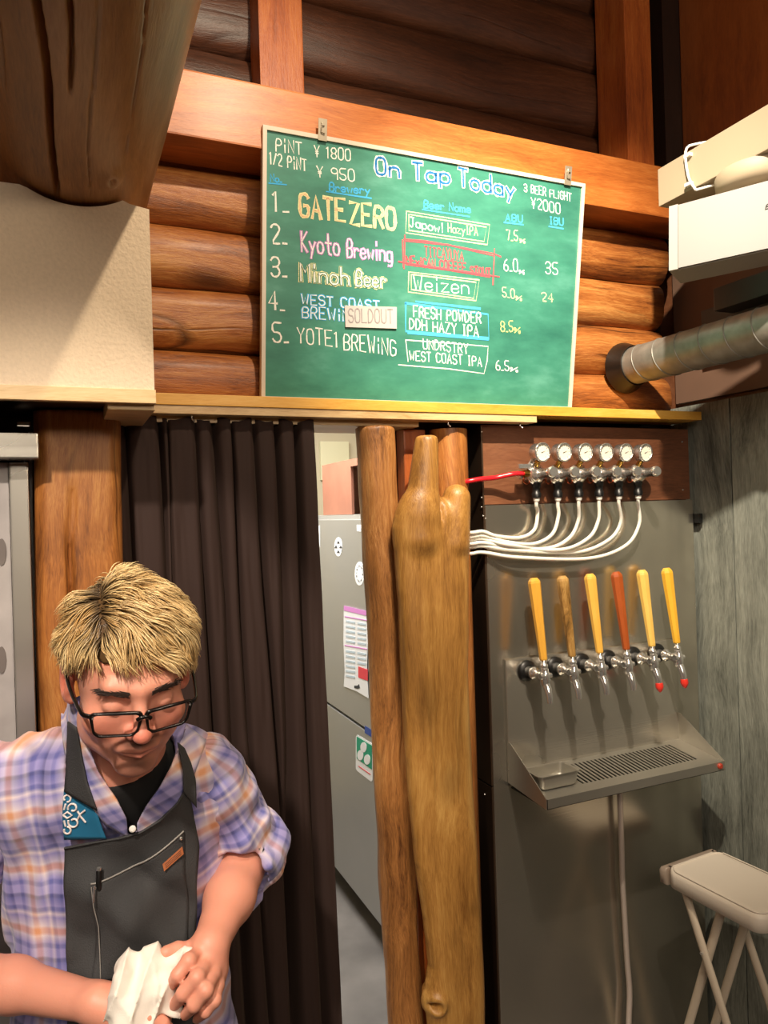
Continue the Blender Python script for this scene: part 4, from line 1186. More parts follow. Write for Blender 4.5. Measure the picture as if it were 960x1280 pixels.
# grey plank and black box along the right wall
q = at(860, 395, X=1.69)
gp = MB().box((1.672, -.6, 2.11), (1.7095, 1.56, q.z - .004), .002); gp.origin = Vector((1.69, .6, 2.15))
tag(gp.build('grey_plank', plain('blue_grey_paint', '4a4a4c', rough=.6)), 'blue-grey plank along the right wall, just above and behind the duct', 'board')
qa, qb = at(915, 378, X=1.668), at(915, 398, X=1.668)
bb = MB().box((1.60, -.2, qa.z - .030), (1.671, qa.y, qa.z + .030), .003); bb.origin = Vector((1.65, .4, qa.z))
tag(bb.build('black_housing', BLACK), 'long black housing above the duct, under the white loudspeaker', 'box')

# ================================================================== white boxed beam, disc and speaker
l0 = at(822, 212, X=1.36); l1 = at(826, 257, X=1.36)
wbm = thing('white_boxed_beam', (1.45, .6, l1.z), 'cream boxed duct cover running along the upper right with a cord loop around it', 'duct cover')
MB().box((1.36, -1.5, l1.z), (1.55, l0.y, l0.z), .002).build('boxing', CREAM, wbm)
cy_ = at(863, 215, X=1.36).y
cp = [(1.354, cy_ - .02, l1.z - .01), (1.353, cy_, l1.z + .03), (1.353, cy_ + .005, l0.z), (1.37, cy_ - .01, l0.z + .012), (1.44, cy_ - .05, l0.z + .012), (1.558, cy_ - .06, l0.z), (1.558, cy_ - .08, l1.z),
      (1.50, cy_ - .12, l1.z - .010), (1.42, cy_ - .10, l1.z - .006), (1.354, cy_ - .02, l1.z - .01)]
MB().tube(resample(cp, 80), .003, 8).build('cord_loop', WHITE, wbm)
for zq in (l1.z + .012, l0.z - .012): MB().box((1.350, cy_ - .008, zq - .004), (1.360, cy_ + .010, zq + .004), .001).build('cord_clip', WHITE, wbm)
pA = EYE + (FW + RT * uv(848, 256)[0] - UP * uv(848, 256)[1]) * 1.62
pB = EYE + (FW + RT * uv(965, 224)[0] - UP * uv(965, 224)[1]) * (1.62 * .93)
pC = EYE + (FW + RT * uv(856, 333)[0] - UP * uv(856, 333)[1]) * 1.60
e1 = (pB - pA); e1.z = 0; e1 = e1.normalized(); e2 = (pC - pA); e2 = (e2 - e1 * e2.dot(e1)); hh_ = e2.length; e2.normalize()
e3 = e1.cross(e2); 
if e3.dot(FW) < 0: e3 = -e3
spk = thing('white_loudspeaker', pA + e1 * .17 + e2 * hh_ / 2 + e3 * .05, 'white flat-fronted loudspeaker tilted down below the cream boxed duct cover', 'loudspeaker')
def sb(a0, a1, b0, b1, c0, c1): return [pA + e1 * a + e2 * b_ + e3 * c for a, b_, c in ((a0, b0, c0), (a1, b0, c0), (a1, b1, c0), (a0, b1, c0), (a0, b0, c1), (a1, b0, c1), (a1, b1, c1), (a0, b1, c1))]
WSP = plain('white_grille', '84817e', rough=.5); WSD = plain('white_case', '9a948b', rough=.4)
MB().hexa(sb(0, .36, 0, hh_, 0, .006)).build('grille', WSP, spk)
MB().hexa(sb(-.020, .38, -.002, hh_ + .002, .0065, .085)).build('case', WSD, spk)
MB().hexa(sb(-.020, -.001, -.002, hh_ + .002, .0, .0064)).build('end_cap', WSD, spk)
lg = MB()
o_ = pA + e1 * .172 + e2 * (hh_ * .42) - e3 * .0006
for pl in [s for s in strokes('BOSE', 0, 0, 60, -9, 11, jit=0, slant=.25)]:
    P = [o_ + e1 * (x * .00085) + e2 * (y * .00085) for x, y in pl]
    for a_, c_ in zip(P[:-1], P[1:]): lg.tube([a_, c_], .0009, 5)
lg.build('lettering', plain('grey_lettering', '2c2926', rough=.5), spk)
q = at(938, 222, t=1.50)
dc = thing('round_mount', Vector((q.x, q.y, l1.z - .05)), 'round cream ceiling mount between the boxed duct cover and the loudspeaker', 'mount')
cdisc = at(948, 214, Z=l1.z)
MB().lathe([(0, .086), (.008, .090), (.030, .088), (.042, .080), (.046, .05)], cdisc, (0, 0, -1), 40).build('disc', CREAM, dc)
MB().tube([cdisc + Vector((-.01, .01, -.044)), pA + e1 * .16 + e3 * .05 + e2 * .004], .012, 12).build('stem', CREAM, dc)

# ================================================================== folding stool
SZ = .75
A_ = at(823, 1081, Z=SZ + .012); B_ = at(889, 1058, Z=SZ + .012); D_ = at(952, 1143, Z=SZ + .012)
s2_ = (B_ - A_); wS = s2_.length; s2_.normalize()
s1_ = (D_ - A_); s1_ = (s1_ - s2_ * s1_.dot(s2_)); lS = s1_.length * 1.03; print('seatdot', s1_.normalized().dot(s2_)); s1_.normalize()
cS = A_ + s1_ * lS / 2 + s2_ * wS / 2
print('stool', wS, lS, cS, B_)
stl = thing('folding_stool', (cS.x, cS.y, 0), 'white folding stool with a pale padded seat and crossed legs by the grey wall', 'stool')
IVORY = plain('ivory_stool_plastic', 'e2d6c6', rough=.45); TAUPE = plain('taupe_end_band', 'a08f80', rough=.5); LEGM = plain('ivory_painted_tube', 'dccdb8', rough=.35)
def seatloop(hx0, hx1, hy, z, r):
    # corners rounded, along s1_ from hx0 to hx1, across +-hy
    pts = []
    for cx, cy, a0 in ((hx1 - r, hy - r, 0), (hx0 + r, hy - r, 90), (hx0 + r, -hy + r, 180), (hx1 - r, -hy + r, 270)):
        for k in range(7):
            a = math.radians(a0 + k * 15)
            pts.append(cS + s1_ * (cx + r * math.cos(a)) + s2_ * (cy + r * math.sin(a)) + Vector((0, 0, z - cS.z)))
    return pts
def seatpart(x0, x1, r, name, m_, lab=None):
    hy = wS / 2
    prof = [(SZ - .034, -.006), (SZ - .030, 0.0), (SZ + .000, .001), (SZ + .008, -.003), (SZ + .0115, -.010), (SZ + .012, -.022)]
    mb = MB(); V_ = []
    for z, dd in prof: V_ += seatloop(x0 - dd * (x0 < -lS*.45), x1 + dd * (x1 > lS*.45), hy + dd, z, max(.004, r + dd))
    nn = 28
    F_ = [(i*nn + k, i*nn + (k+1) % nn, (i+1)*nn + (k+1) % nn, (i+1)*nn + k) for i in range(len(prof)-1) for k in range(nn)]
    mb.add(V_, F_, True); mb.add([V_[k] for k in range(nn)], [tuple(range(nn))]); mb.add(V_[-nn:], [tuple(range(nn))])
    o = mb.build(name, m_, stl)
    if lab: o['label'] = lab
seatpart(-lS/2 + .022, lS/2, .030, 'seat', IVORY)
seatpart(-lS/2, -lS/2 + .0215, .008, 'end_band', TAUPE, 'taupe end band of the seat')
print('legs', cS)
# piping on the seat edge
MB().tube(resample([*seatloop(-lS/2 + .03, lS/2 - .006, wS/2 - .006, SZ + .0125, .026), seatloop(-lS/2 + .03, lS/2 - .006, wS/2 - .006, SZ + .0125, .026)[0]], 90), .0016, 6).build('seam', IVORY, stl)
zt2 = SZ - .036
def leg(a, c, off):
    P0 = cS + s1_ * a[0] + s2_ * off; P1 = cS + s1_ * c[0] + s2_ * off * 1.0
    P0.z = a[1]; P1.z = c[1]
    mid = P0.lerp(P1, .5)
    return resample([P0, P0.lerp(P1, .25), mid, P1], 12)
for off in (-wS/2 + .022, wS/2 - .022):
    for (a, c, d_) in (((-lS*.28, zt2), (lS*.72, .012), .0), ((lS*.04, zt2), (-lS*.72, .012), .020)):
        o2 = off - math.copysign(d_, off)
        MB().tube(leg(a, c, o2), .0115, 12, sy=.7).build('leg', LEGM, stl)
P = cS.copy()
for t_, c_, z0 in ((-.28, .72, .30), (.04, -.72, .12)):
    k = (zt2 - z0) / (zt2 - .012)
    xx = lS * (t_ + (c_ - t_) * k)
    a_ = cS + s1_ * xx + s2_ * (-wS/2 + .022); b_ = cS + s1_ * xx + s2_ * (wS/2 - .022); a_.z = b_.z = z0
    MB().tube([a_, b_], .009, 10).build('stretcher', LEGM, stl)
zc_ = zt2 - (zt2 - .012) * .18
cS2 = cS + s1_ * lS * (-.28 + .18)
for sg in (-1, 1):
    MB().tube([Vector((*(cS2 + s2_ * (sg * (wS/2 - .010))).xy, zc_)), Vector((*(cS2 + s2_ * (sg * (wS/2 - .034))).xy, zc_))], .004, 8).build('pivot_bolt', CHROME, stl)
# ================================================================== the bartender
KD = 1.06
def Q(x, y, d):
    d = d * KD
    u, v = uv(x, y)
    return np.array([u * d, d, 1.70 - v * d])
R0 = Q(160, 1100, 1.16)
person = thing('person', RT * R0[0] + FW * R0[1], 'person with tousled blond hair and plaid shirt, looking down and wringing a cloth', 'person', rz=-YAW)
BASIS = np.array([list(RT), list(FW), [0, 0, 1]])
def to_world(V): return np.asarray(V) @ BASIS
def pmesh(name, V, F, m, parent=None, **kw): return np_mesh(name, to_world(V), F, m, parent or person, **kw)
class PB(MB):
    def done(s, name, m, parent=None):
        s.v = [tuple(p) for p in to_world(np.array(s.v))]
        return s.build(name, m, parent or person)
def rotm(ax, a):
    c, s = math.cos(a), math.sin(a)
    return {'x': np.array([[1,0,0],[0,c,-s],[0,s,c]]), 'y': np.array([[c,0,s],[0,1,0],[-s,0,c]]), 'z': np.array([[c,-s,0],[s,c,0],[0,0,1]])}[ax]

# ---- head frame: face towards -y, crown +z, x to the picture's right
HC_ = Q(161, 840, .985)
HR = rotm('y', math.radians(0)) @ rotm('z', math.radians(28)) @ rotm('x', math.radians(22))
HS = .975
def h2p(V): return (np.asarray(V, float) * HS) @ HR.T + HC_
def p2h(P): return ((P - HC_) @ HR) / HS

def head_sdf(P):
    p = p2h(P)
    x = np.abs(p[:, 0]); m = p.copy(); m[:, 0] = x
    d = ell(m, (0, .012, .036), (.076, .094, .084))
    d = smin(d, ell(m, (0, -.030, -.028), (.064, .062, .086)), .03)
    d = smin(d, ell(m, (0, -.038, -.072), (.050, .050, .042)), .025)
    d = smin(d, ell(m, (0, -.080, -.100), (.027, .018, .017)), .018)
    d = smin(d, ell(m, (.046, -.060, -.030), (.022, .022, .020)), .02)
    d = smin(d, ell(m, (.052, -.016, -.064), (.018, .032, .030)), .02)          # jaw angle
    d = smin(d, cap(m, (0, -.088, .026), (.036, -.078, .030), .010, .010), .014)   # brow
    d = smax(d, -ell(m, (.032, -.106, .004), (.019, .017, .012)), .010)            # socket
    d = smin(d, ell(m, (.031, -.0765, .002), (.0155, .0135, .0125)), .004)         # closed lid
    lid = ell(m, (.031, -.0765, -.001), (.0158, .0140, .0110))
    # nose
    nz_ = cap(m, (0, -.088, .018), (0, -.112, -.024), .0075, .0115)
    nz_ = smin(nz_, ell(m, (0, -.116, -.027), (.012, .011, .010)), .006)
    nz_ = smin(nz_, ell(m, (.013, -.100, -.032), (.0085, .010, .0085)), .006)
    d = smin(d, nz_, .010)
    d = smax(d, -ell(m, (.0065, -.108, -.0405), (.0035, .006, .004)), .003)
    # mouth
    d = smin(d, ell(m, (0, -.090, -.058), (.030, .014, .014)), .012)
    d = smin(d, cap(m, (0, -.1035, -.0590), (.019, -.0960, -.0620), .0042, .0022), .004)
    d = smin(d, cap(m, (0, -.1015, -.0685), (.016, -.0955, -.0665), .0052, .0028), .004)
    d = smax(d, -cap(m, (0, -.108, -.0636), (.024, -.0975, -.0640), .0018, .0012), .003)
    d = smax(d, -ell(m, (0, -.106, -.081), (.018, .008, .005)), .008)
    # nasolabial crease
    d = smax(d, -cap(m, (.021, -.104, -.036), (.032, -.094, -.060), .0030, .0022), .006)
    # ears
    er = ell(m, (.082, .010, -.006), (.010, .020, .034), rotm('x', -.15))
    er = smax(er, -ell(m, (.091, .004, -.004), (.008, .011, .020)), .005)
    er = smin(er, ell(m, (.077, -.002, -.030), (.006, .008, .009)), .006)
    d = smin(d, er, .006)
    return d * HS
NB = Q(152, 955, 1.07)
def neck_sdf(P):
    a = h2p([[0, .03, -.055]])[0]
    return smin(cap(P, a, NB, .055, .060), cap(P, NB, NB + np.array([0, .05, -.07]), .060, .066), .03)

ShL, ShR = Q(-14, 985, 1.08), Q(258, 972, 1.14)
ElR, WrR = Q(312, 1062, 1.20), Q(262, 1183, .99)
ElL, WrL = Q(-100, 1205, 1.04), Q(122, 1254, .94)
Chest, Belly, Hip = Q(146, 1035, 1.155), Q(150, 1150, 1.14), Q(158, 1290, 1.10)
def torso_sdf(P):
    d = cap(P, ShL + [.03, .01, -.01], ShR + [-.03, .01, -.01], .056)
    d = smin(d, ell(P, Chest, (.165, .108, .165)), .06)
    d = smin(d, ell(P, Belly, (.150, .108, .17)), .06)
    d = smin(d, ell(P, Hip, (.150, .100, .15)), .06)
    d = smin(d, cap(P, ShL + [.06, 0, .0], NB + [-.02, .01, -.02], .045, .05), .04)
    d = smin(d, cap(P, ShR + [-.06, 0, .0], NB + [.02, .01, -.02], .045, .05), .04)
    return d
def limb(P, a, b, c, ra, rb, rc):
    return smin(cap(P, a, b, ra, rb), cap(P, b, c, rb, rc), .02)

# ---- hands
def chain(P, pts, radii, k=.004):
    d = None
    for i in range(len(pts) - 1):
        e = cap(P, pts[i], pts[i+1], radii[i], radii[i+1])
        d = e if d is None else smin(d, e, k)
    return d
# the hand on the right of the picture closes over the cloth
HD = .955
fingR = [
    [Q(247, 1193, .975), Q(236, 1201, .945), Q(222, 1219, .935), Q(213, 1232, .945)],
    [Q(257, 1206, .965), Q(246, 1222, .930), Q(229, 1242, .925), Q(218, 1256, .940)],
    [Q(265, 1219, .960), Q(257, 1238, .925), Q(243, 1256, .922), Q(232, 1268, .940)],
    [Q(271, 1232, .962), Q(268, 1250, .935), Q(257, 1264, .932), Q(247, 1273, .948)]]
def handR(P):
    d = chain(P, [WrR, Q(256, 1204, .985)], [.0245, .027])
    d = smin(d, ell(P, Q(258, 1212, .985), (.030, .026, .032)), .015)
    for f in fingR[:3]: d = smin(d, cap(P, Q(262, 1196, .99), f[0], .016, .0115), .008)
    d = smin(d, cap(P, Q(264, 1215, .99), fingR[3][0], .016, .0105), .008)
    for i, f in enumerate(fingR):
        s = [1.0, 1.04, 1.0, .88][i]
        e = chain(P, f, [.0112 * s, .0098 * s, .0092 * s, .0074 * s], .003)
        e = smin(e, np.linalg.norm(P - f[1], axis=1) - .0099 * s, .004)
        d = smin(d, e, .0035)
    th = chain(P, [Q(258, 1198, 1.0), Q(240, 1188, .99), Q(222, 1188, .975), Q(208, 1191, .965)], [.015, .0125, .0112, .0095], .004)
    return smin(d, th, .006)
fingL = [
    [Q(160, 1252, .94), Q(180, 1256, .935), Q(198, 1266, .94), Q(208, 1274, .95)],
    [Q(162, 1265, .935), Q(184, 1271, .925), Q(203, 1281, .93), Q(214, 1290, .94)],
    [Q(160, 1278, .935), Q(182, 1287, .925), Q(200, 1296, .93), Q(210, 1304, .94)],
    [Q(156, 1290, .94), Q(175, 1300, .93), Q(190, 1308, .935), Q(198, 1314, .945)]]
def handL(P):
    d = chain(P, [WrL, Q(138, 1259, .94)], [.025, .027])
    d = smin(d, ell(P, Q(147, 1268, .945), (.034, .022, .032)), .015)
    for i, f in enumerate(fingL):
        s = [1.0, 1.04, 1.0, .88][i]
        d = smin(d, cap(P, Q(145, 1266, .945), f[0], .016, .0112), .007)
        e = chain(P, f, [.0112 * s, .0100 * s, .0092 * s, .0074 * s], .003)
        d = smin(d, e, .0035)
    th = chain(P, [Q(142, 1262, .945), Q(154, 1262, .962), Q(166, 1268, .985), Q(176, 1274, .99)], [.015, .0125, .0112, .0092], .004)
    return smin(d, th, .006)
def armR(P): return smin(smin(cap(P, ElR, ElR * .45 + WrR * .55, .040, .036), cap(P, ElR * .45 + WrR * .55, WrR, .036, .0245), .02), handR(P), .012)
def armL(P): return smin(smin(cap(P, ElL, ElL * .45 + WrL * .55, .035, .0325), cap(P, ElL * .45 + WrL * .55, WrL, .0325, .0235), .02), handL(P), .012)
def bbox(pts, m):
    a = np.array(pts); return a.min(0) - m, a.max(0) + m

def join(parts):
    Vs, Fs, n = [], [], 0
    for V, F in parts:
        Vs.append(V); Fs.append(F + n); n += len(V)
    return np.concatenate(Vs), np.concatenate(Fs)
hlo, hhi = bbox([h2p([[0, 0, 0]])[0]], .155)
hlo[2] = NB[2] - .06
hh1 = nets(lambda P: smin(head_sdf(P), neck_sdf(P), .02), hlo, hhi, .0024)
ar = nets(armR, *bbox([ElR, WrR] + [f[i] for f in fingR for i in range(4)] + [Q(208, 1191, .965)], .05), .0027)
al = nets(armL, *bbox([ElL, WrL] + [f[i] for f in fingL for i in range(4)], .05), .0027)
def coarse(P):
    d = torso_sdf(P)
    d = smin(d, cap(P, ShR, ElR, .050, .043), .02); d = smin(d, cap(P, ShL, ElL, .050, .043), .02)
    for s in (-1, 1):
        k_ = Hip + [s * .085, .01, -.42]; a_ = Hip + [s * .09, .02, 0]; a_[2] = .10
        d = smin(d, cap(P, Hip + [s * .075, .01, -.05], k_, .085, .058), .03)
        d = smin(d, cap(P, k_, a_, .058, .040), .02)
    return d
lo, hi = bbox([ShL, ShR, Hip, ElL, ElR], .13); lo[2] = .02
bd = nets(coarse, lo, hi, .014)
V, F = join([hh1, ar, al, bd])
# skin colours per vertex
ph = p2h(V); hx_, hy_, hz_ = ph.T; ax_ = np.abs(hx_)
skin = np.tile(np.array(srgb('dc967e')), (len(V), 1))
def blob(c, r, col, amt):
    global skin
    q = np.stack([ax_, hy_, hz_], 1)
    wgt = np.exp(-(((q - np.array(c)) / np.array(r)) ** 2).sum(1)) * amt
    skin = skin * (1 - wgt[:, None]) + np.array(srgb(col)) * wgt[:, None]
blob((0, -.114, -.026), (.016, .02, .014), 'd4614e', .75)
blob((.045, -.07, -.032), (.026, .03, .02), 'd8745c', .6)
blob((.082, .008, -.006), (.012, .022, .034), 'd4634c', .7)
blob((0, -.08, .06), (.05, .04, .03), 'e09a76', .4)
blob((0, -.100, -.049), (.028, .03, .0085), '3e2418', 1.0)     # moustache stubble
blob((0, -.095, -.090), (.026, .02, .014), '4a2e22', .9); blob((0, -.085, -.105), (.05, .04, .018), '7a5040', .5)
blob((.030, -.08, -.072), (.010, .02, .016), '7a4a38', .35)
blob((0, -.1035, -.0605), (.020, .010, .0030), 'b0584c', .6); blob((0, -.1010, -.0685), (.017, .010, .0042), 'c0645a', .6)
blob((0, -.102, -.0636), (.024, .014, .0014), '4a201a', .85)
blob((.031, -.088, -.0065), (.014, .012, .0018), '2a1510', .9)   # lash line
blob((.032, -.088, .012), (.016, .012, .0045), 'b06a52', .4)
blob((.068, -.035, .002), (.008, .018, .03), '6a4530', .45)      # sideburn
m, nt, b = mat('skin')
a_ = nd(nt, 'ShaderNodeAttribute', attribute_name='skin'); nt.links.new(a_.outputs['Color'], b.inputs['Base Color'])
b.inputs['Roughness'].default_value = .48; b.inputs['Subsurface Weight'].default_value = .12; b.inputs['Subsurface Radius'].default_value = (.012, .004, .002); b.inputs['Subsurface Scale'].default_value = 1.0
tc = nd(nt, 'ShaderNodeTexCoord'); nz = nd(nt, 'ShaderNodeTexNoise', i_Scale=260.0, i_Detail=3.0); nt.links.new(tc.outputs['Object'], nz.inputs[0])
bp_ = nd(nt, 'ShaderNodeBump', i_Strength=.18, i_Distance=.0012); nt.links.new(nz.outputs[0], bp_.inputs['Height']); nt.links.new(bp_.outputs[0], b.inputs['Normal'])
SKIN = m
body = pmesh('body', V, F, SKIN, attrs={'skin': ('FLOAT_COLOR', np.concatenate([skin, np.ones((len(V), 1))], 1))})

# finger nails
NAIL = plain('nail', 'e0a48e', rough=.3)
for f in fingR + fingL + [[None, None, Q(222, 1188, .975), Q(208, 1191, .965)]]:
    d_ = (f[3] - f[2]); d_ /= np.linalg.norm(d_)
    up = np.array([0, -1, .55]); up -= d_ * (up @ d_); up /= np.linalg.norm(up); sd = np.cross(d_, up)
    c_ = f[3] + up * .0066 + d_ * .0005
    mb = PB(); vs = []
    for i, t in enumerate((-.005, 0, .0055)):
        for s in (-1, -.5, 0, .5, 1): vs.append(c_ + d_ * t + sd * s * .0048 * (1 - .25 * (i == 2)) - up * (.0022 * s * s + .0012 * (i == 2)))
    mb.add(vs, [(r*5 + k, r*5 + k + 1, (r+1)*5 + k + 1, (r+1)*5 + k) for r in range(2) for k in range(4)], True)
    mb.done('nail', NAIL)

# ---- eyebrows: short dark hairs
rh = np.random.RandomState(5)
def hairs(roots, dirs, n_, length, width, bend, surf=None, seg=4):
    """thin tapering three-sided hairs; returns verts, quads, along"""
    P = roots.copy(); D = dirs / np.linalg.norm(dirs, axis=1)[:, None]
    pts = [P]; dd = [D]
    for i in range(seg):
        Dn = D + bend(P, D, i / seg); Dn /= np.linalg.norm(Dn, axis=1)[:, None]
        P = P + Dn * (length / seg)[:, None]
        if surf is not None: P = surf(P, (i + 1) / seg)
        D = Dn; pts.append(P); dd.append(D)
    V = []; al_ = []
    n = len(roots)
    for i, (p, d) in enumerate(zip(pts, dd)):
        s = np.cross(d, n_); s /= np.maximum(np.linalg.norm(s, axis=1), 1e-6)[:, None]
        w = (width * (1 - (i / seg) ** 1.6 * .85))[:, None]
        V += [p - s * w, p + s * w, p + n_ * w * .9]
        al_ += [np.full(n, i / seg)] * 3
    V = np.stack(V, 1); al_ = np.stack(al_, 1)
    k = (seg + 1) * 3
    base = (np.arange(n) * k)[:, None, None]
    q = []
    for i in range(seg):
        for a, c in ((0, 1), (1, 2), (2, 0)):
            q.append([i*3 + a, i*3 + c, (i+1)*3 + c, (i+1)*3 + a])
    F = (base + np.array(q)[None]).reshape(-1, 4)
    return V.reshape(-1, 3), F, al_.reshape(-1)
EB = plain('dark_brow_hair', '33221a', rough=.6)
for s in (-1, 1):
    n = 150
    t = rh.rand(n); w_ = rh.normal(0, .3, n)
    r_ = np.stack([s * (.014 + .036 * t), -.0985 + .012 * t ** 2, .0245 + .010 * t - .008 * t ** 2 + w_ * .0075 * (1 - .6 * t)], 1)
    # settle the roots on the face
    for _ in range(6):
        P_ = h2p(r_); d_ = head_sdf(P_); r_[:, 1] += d_ * .9
    d_ = np.stack([s * (.8 + 0 * t), .15 + 0 * t, .35 - .5 * t + rh.normal(0, .15, n)], 1)
    V_, F_, al_ = hairs(r_ + [0, -.0006, 0], d_, np.tile([0, -1., 0.], (n, 1)), rh.uniform(.008, .013, n), np.full(n, .0008), lambda P, D, t: 0 * P)
    pmesh('eyebrow', h2p(V_), F_, EB)

# ---- hair
HCn = np.array([0, .014, .040]); HRd = np.array([.0820, .0980, .0895])
def cap_hair(P):
    p = p2h(P)
    d = ell(p, HCn, HRd)
    # hairline: forehead front, sides above the ears, nape
    x, y, z = p.T
    line = np.where(y < -.02, .062 - .10 * np.clip((-.02 - y) / .07, 0, 1) * 0 + .0 * x, 0)
    keep = z - (.058 + (y + .05) * -.1)            # front part keeps only what is above the forehead
    side = z - .034
    nape = z + .055
    h_ = np.where(y < -.03, keep, np.where(y < .034, side * .8, nape))
    return np.maximum(d, -np.maximum(h_, -.01) * .8) * HS
V, F = nets(cap_hair, *bbox([h2p([HCn])[0]], .13), .004)
m, nt, b = mat('blond_hair')
a_ = nd(nt, 'ShaderNodeAttribute', attribute_name='hair'); nt.links.new(a_.outputs['Color'], b.inputs['Base Color'])
b.inputs['Roughness'].default_value = .42; b.inputs['Specular IOR Level'].default_value = .6
HAIRM = m
dk = np.tile([*srgb('5a4226'), 1], (len(V), 1))
hcap = pmesh('hair', V, F, HAIRM, attrs={'hair': ('FLOAT_COLOR', dk)})
def part_x(y): return -.040 + .10 * y
N = 7000
th_ = rh.rand(N * 4) * 2 * np.pi; cz = rh.uniform(-.75, 1, N * 4)
sr_ = np.sqrt(1 - cz ** 2)
dirn = np.stack([sr_ * np.cos(th_), sr_ * np.sin(th_), cz], 1)
P_ = HCn + dirn * HRd
x, y, z = P_.T
ok = np.where(y < -.045, z > .070 - .25 * np.clip(x - .01, -.02, .06), np.where(y < .034, z > .040, z > -.052))
P_ = P_[ok][:N]; dirn = dirn[ok][:N]; N = len(P_)
x, y, z = P_.T
clump = npn(P_, 9, 21); cl2 = npn(P_, 22, 22); cl3 = npn(P_, 9, 23)
right = x > part_x(y)
D = np.zeros((N, 3))
# right of the parting: sweeps across and forward; left: down and forward; back: down
front = np.clip((.03 - y) / .06, 0, 1)
D[right] = np.stack([.85 + .25 * clump[right], -.45 * front[right] - .15 + .55 * cl2[right] , -.15 + .2 * cl3[right] - .5 * (x[right] > .06)], 1)
D[~right] = np.stack([-.45 + .4 * clump[~right], -.45 * front[~right] + .35 * cl2[~right], -.75 + .2 * cl3[~right]], 1)
bk = y > .06
D[bk] = np.stack([.3 * clump[bk], .3 + .3 * cl2[bk], -.8 + 0 * x[bk]], 1)
fr_ = right & (y < -.035)
D[fr_] = np.stack([.75 + .5 * clump[fr_], -.55 + .4 * cl2[fr_], -.55 + .35 * cl3[fr_]], 1)
Nn = dirn / HRd; Nn /= np.linalg.norm(Nn, axis=1)[:, None]
D = D - Nn * (D * Nn).sum(1)[:, None]; D /= np.linalg.norm(D, axis=1)[:, None]
ln = rh.uniform(.030, .060, N) * np.where(z < .02, .45, 1) * (1 + .2 * clump)
ln = np.where((y < -.03) & (z < .085), ln * .75, ln); ln = np.where((~right) & (z < .075) & (y < .04), ln * .5, ln)
lift = .0055 + .0055 * rh.rand(N) + .0045 * np.clip(cl2, -1, 1)
lift = np.where(z < .0, lift * .35, lift)
def surf(P, t):
    q = (P - HCn) / HRd; r = np.linalg.norm(q, axis=1)
    want = 1 + (lift / .09) * (.25 + 1.3 * np.sin(min(t, .8) * 1.9)) + (.010 * cl3 * t / .09)
    k = np.where(P[:, 2] > -.02, want / r, 1.0)
    k = np.where((P[:, 1] < -.07) & (P[:, 2] < .075), np.maximum(1, k * .97), k)
    return HCn + (P - HCn) * k[:, None]
def bend(P, D_, t):
    w1 = npn(P, 26, 31)[:, None]; w2 = npn(P, 20, 32)[:, None]
    return np.concatenate([.22 * w1, .22 * w2, -.10 + .12 * w1], 1)
V_, F_, al_ = hairs(P_ + Nn * .001, D + Nn * .25, Nn, ln, rh.uniform(.0007, .0017, N), bend, surf, seg=6)
tone = np.repeat(np.clip(.5 + .28 * cl2 + .18 * clump + rh.normal(0, .16, N), 0, 1), 21)
c0, c1, c2 = (np.array(srgb(h)) for h in ('46341f', 'bf9352', 'f6dca4'))
root = np.clip(1.25 - al_ * 2.2, 0, 1) * np.repeat(np.clip(.60 + .9 * np.exp(-((x - part_x(y)) / .018) ** 2) + .45 * cl3 + .3 * clump, .1, 1), 21)
colr = c1 * (1 - tone[:, None]) + c2 * tone[:, None]
colr = colr * (1 - root[:, None]) + c0 * root[:, None]
hl = pmesh('hair_locks', h2p(V_), F_, HAIRM, hcap, attrs={'hair': ('FLOAT_COLOR', np.concatenate([colr, np.ones((len(colr), 1))], 1))})
hl['kind'] = 'stuff'

# ---- glasses (a thing resting on the nose)
gl_loc = Vector(to_world(h2p([[0, -.11, 0]]))[0])
glasses = thing('glasses', gl_loc, 'black rectangular-framed eyeglasses resting low on the blond person\'s nose', 'glasses')
def gmesh(mb, name, m, parent=None):
    mb.v = [tuple(p) for p in to_world(h2p(np.array(mb.v)))]
    return mb.build(name, m, parent or glasses)
GFR = plain('black_acetate', '120e0d', rough=.18)
def lens_loop(s, cx=.0335, cz=-.004, hw=.0260, hh=.0165, r=.010, k=6):
    pts = []
    for sx, sz, a0 in ((1, 1, 0), (-1, 1, 90), (-1, -1, 180), (1, -1, 270)):
        rr = r if sz < 0 else r * .6
        for i in range(k):
            a = math.radians(a0 + 90 * i / (k - 1))
            X = cx + sx * (hw - rr) + rr * math.cos(a); Z = cz + sz * (hh - rr) + rr * math.sin(a)
            X += .002 * (sz > 0) * sx
            yy = -.1185 + .0000 + (X ** 2) * 3.2 + .09 * (Z - cz) * -1 * .8
            pts.append((s * X, yy, Z))
    return pts
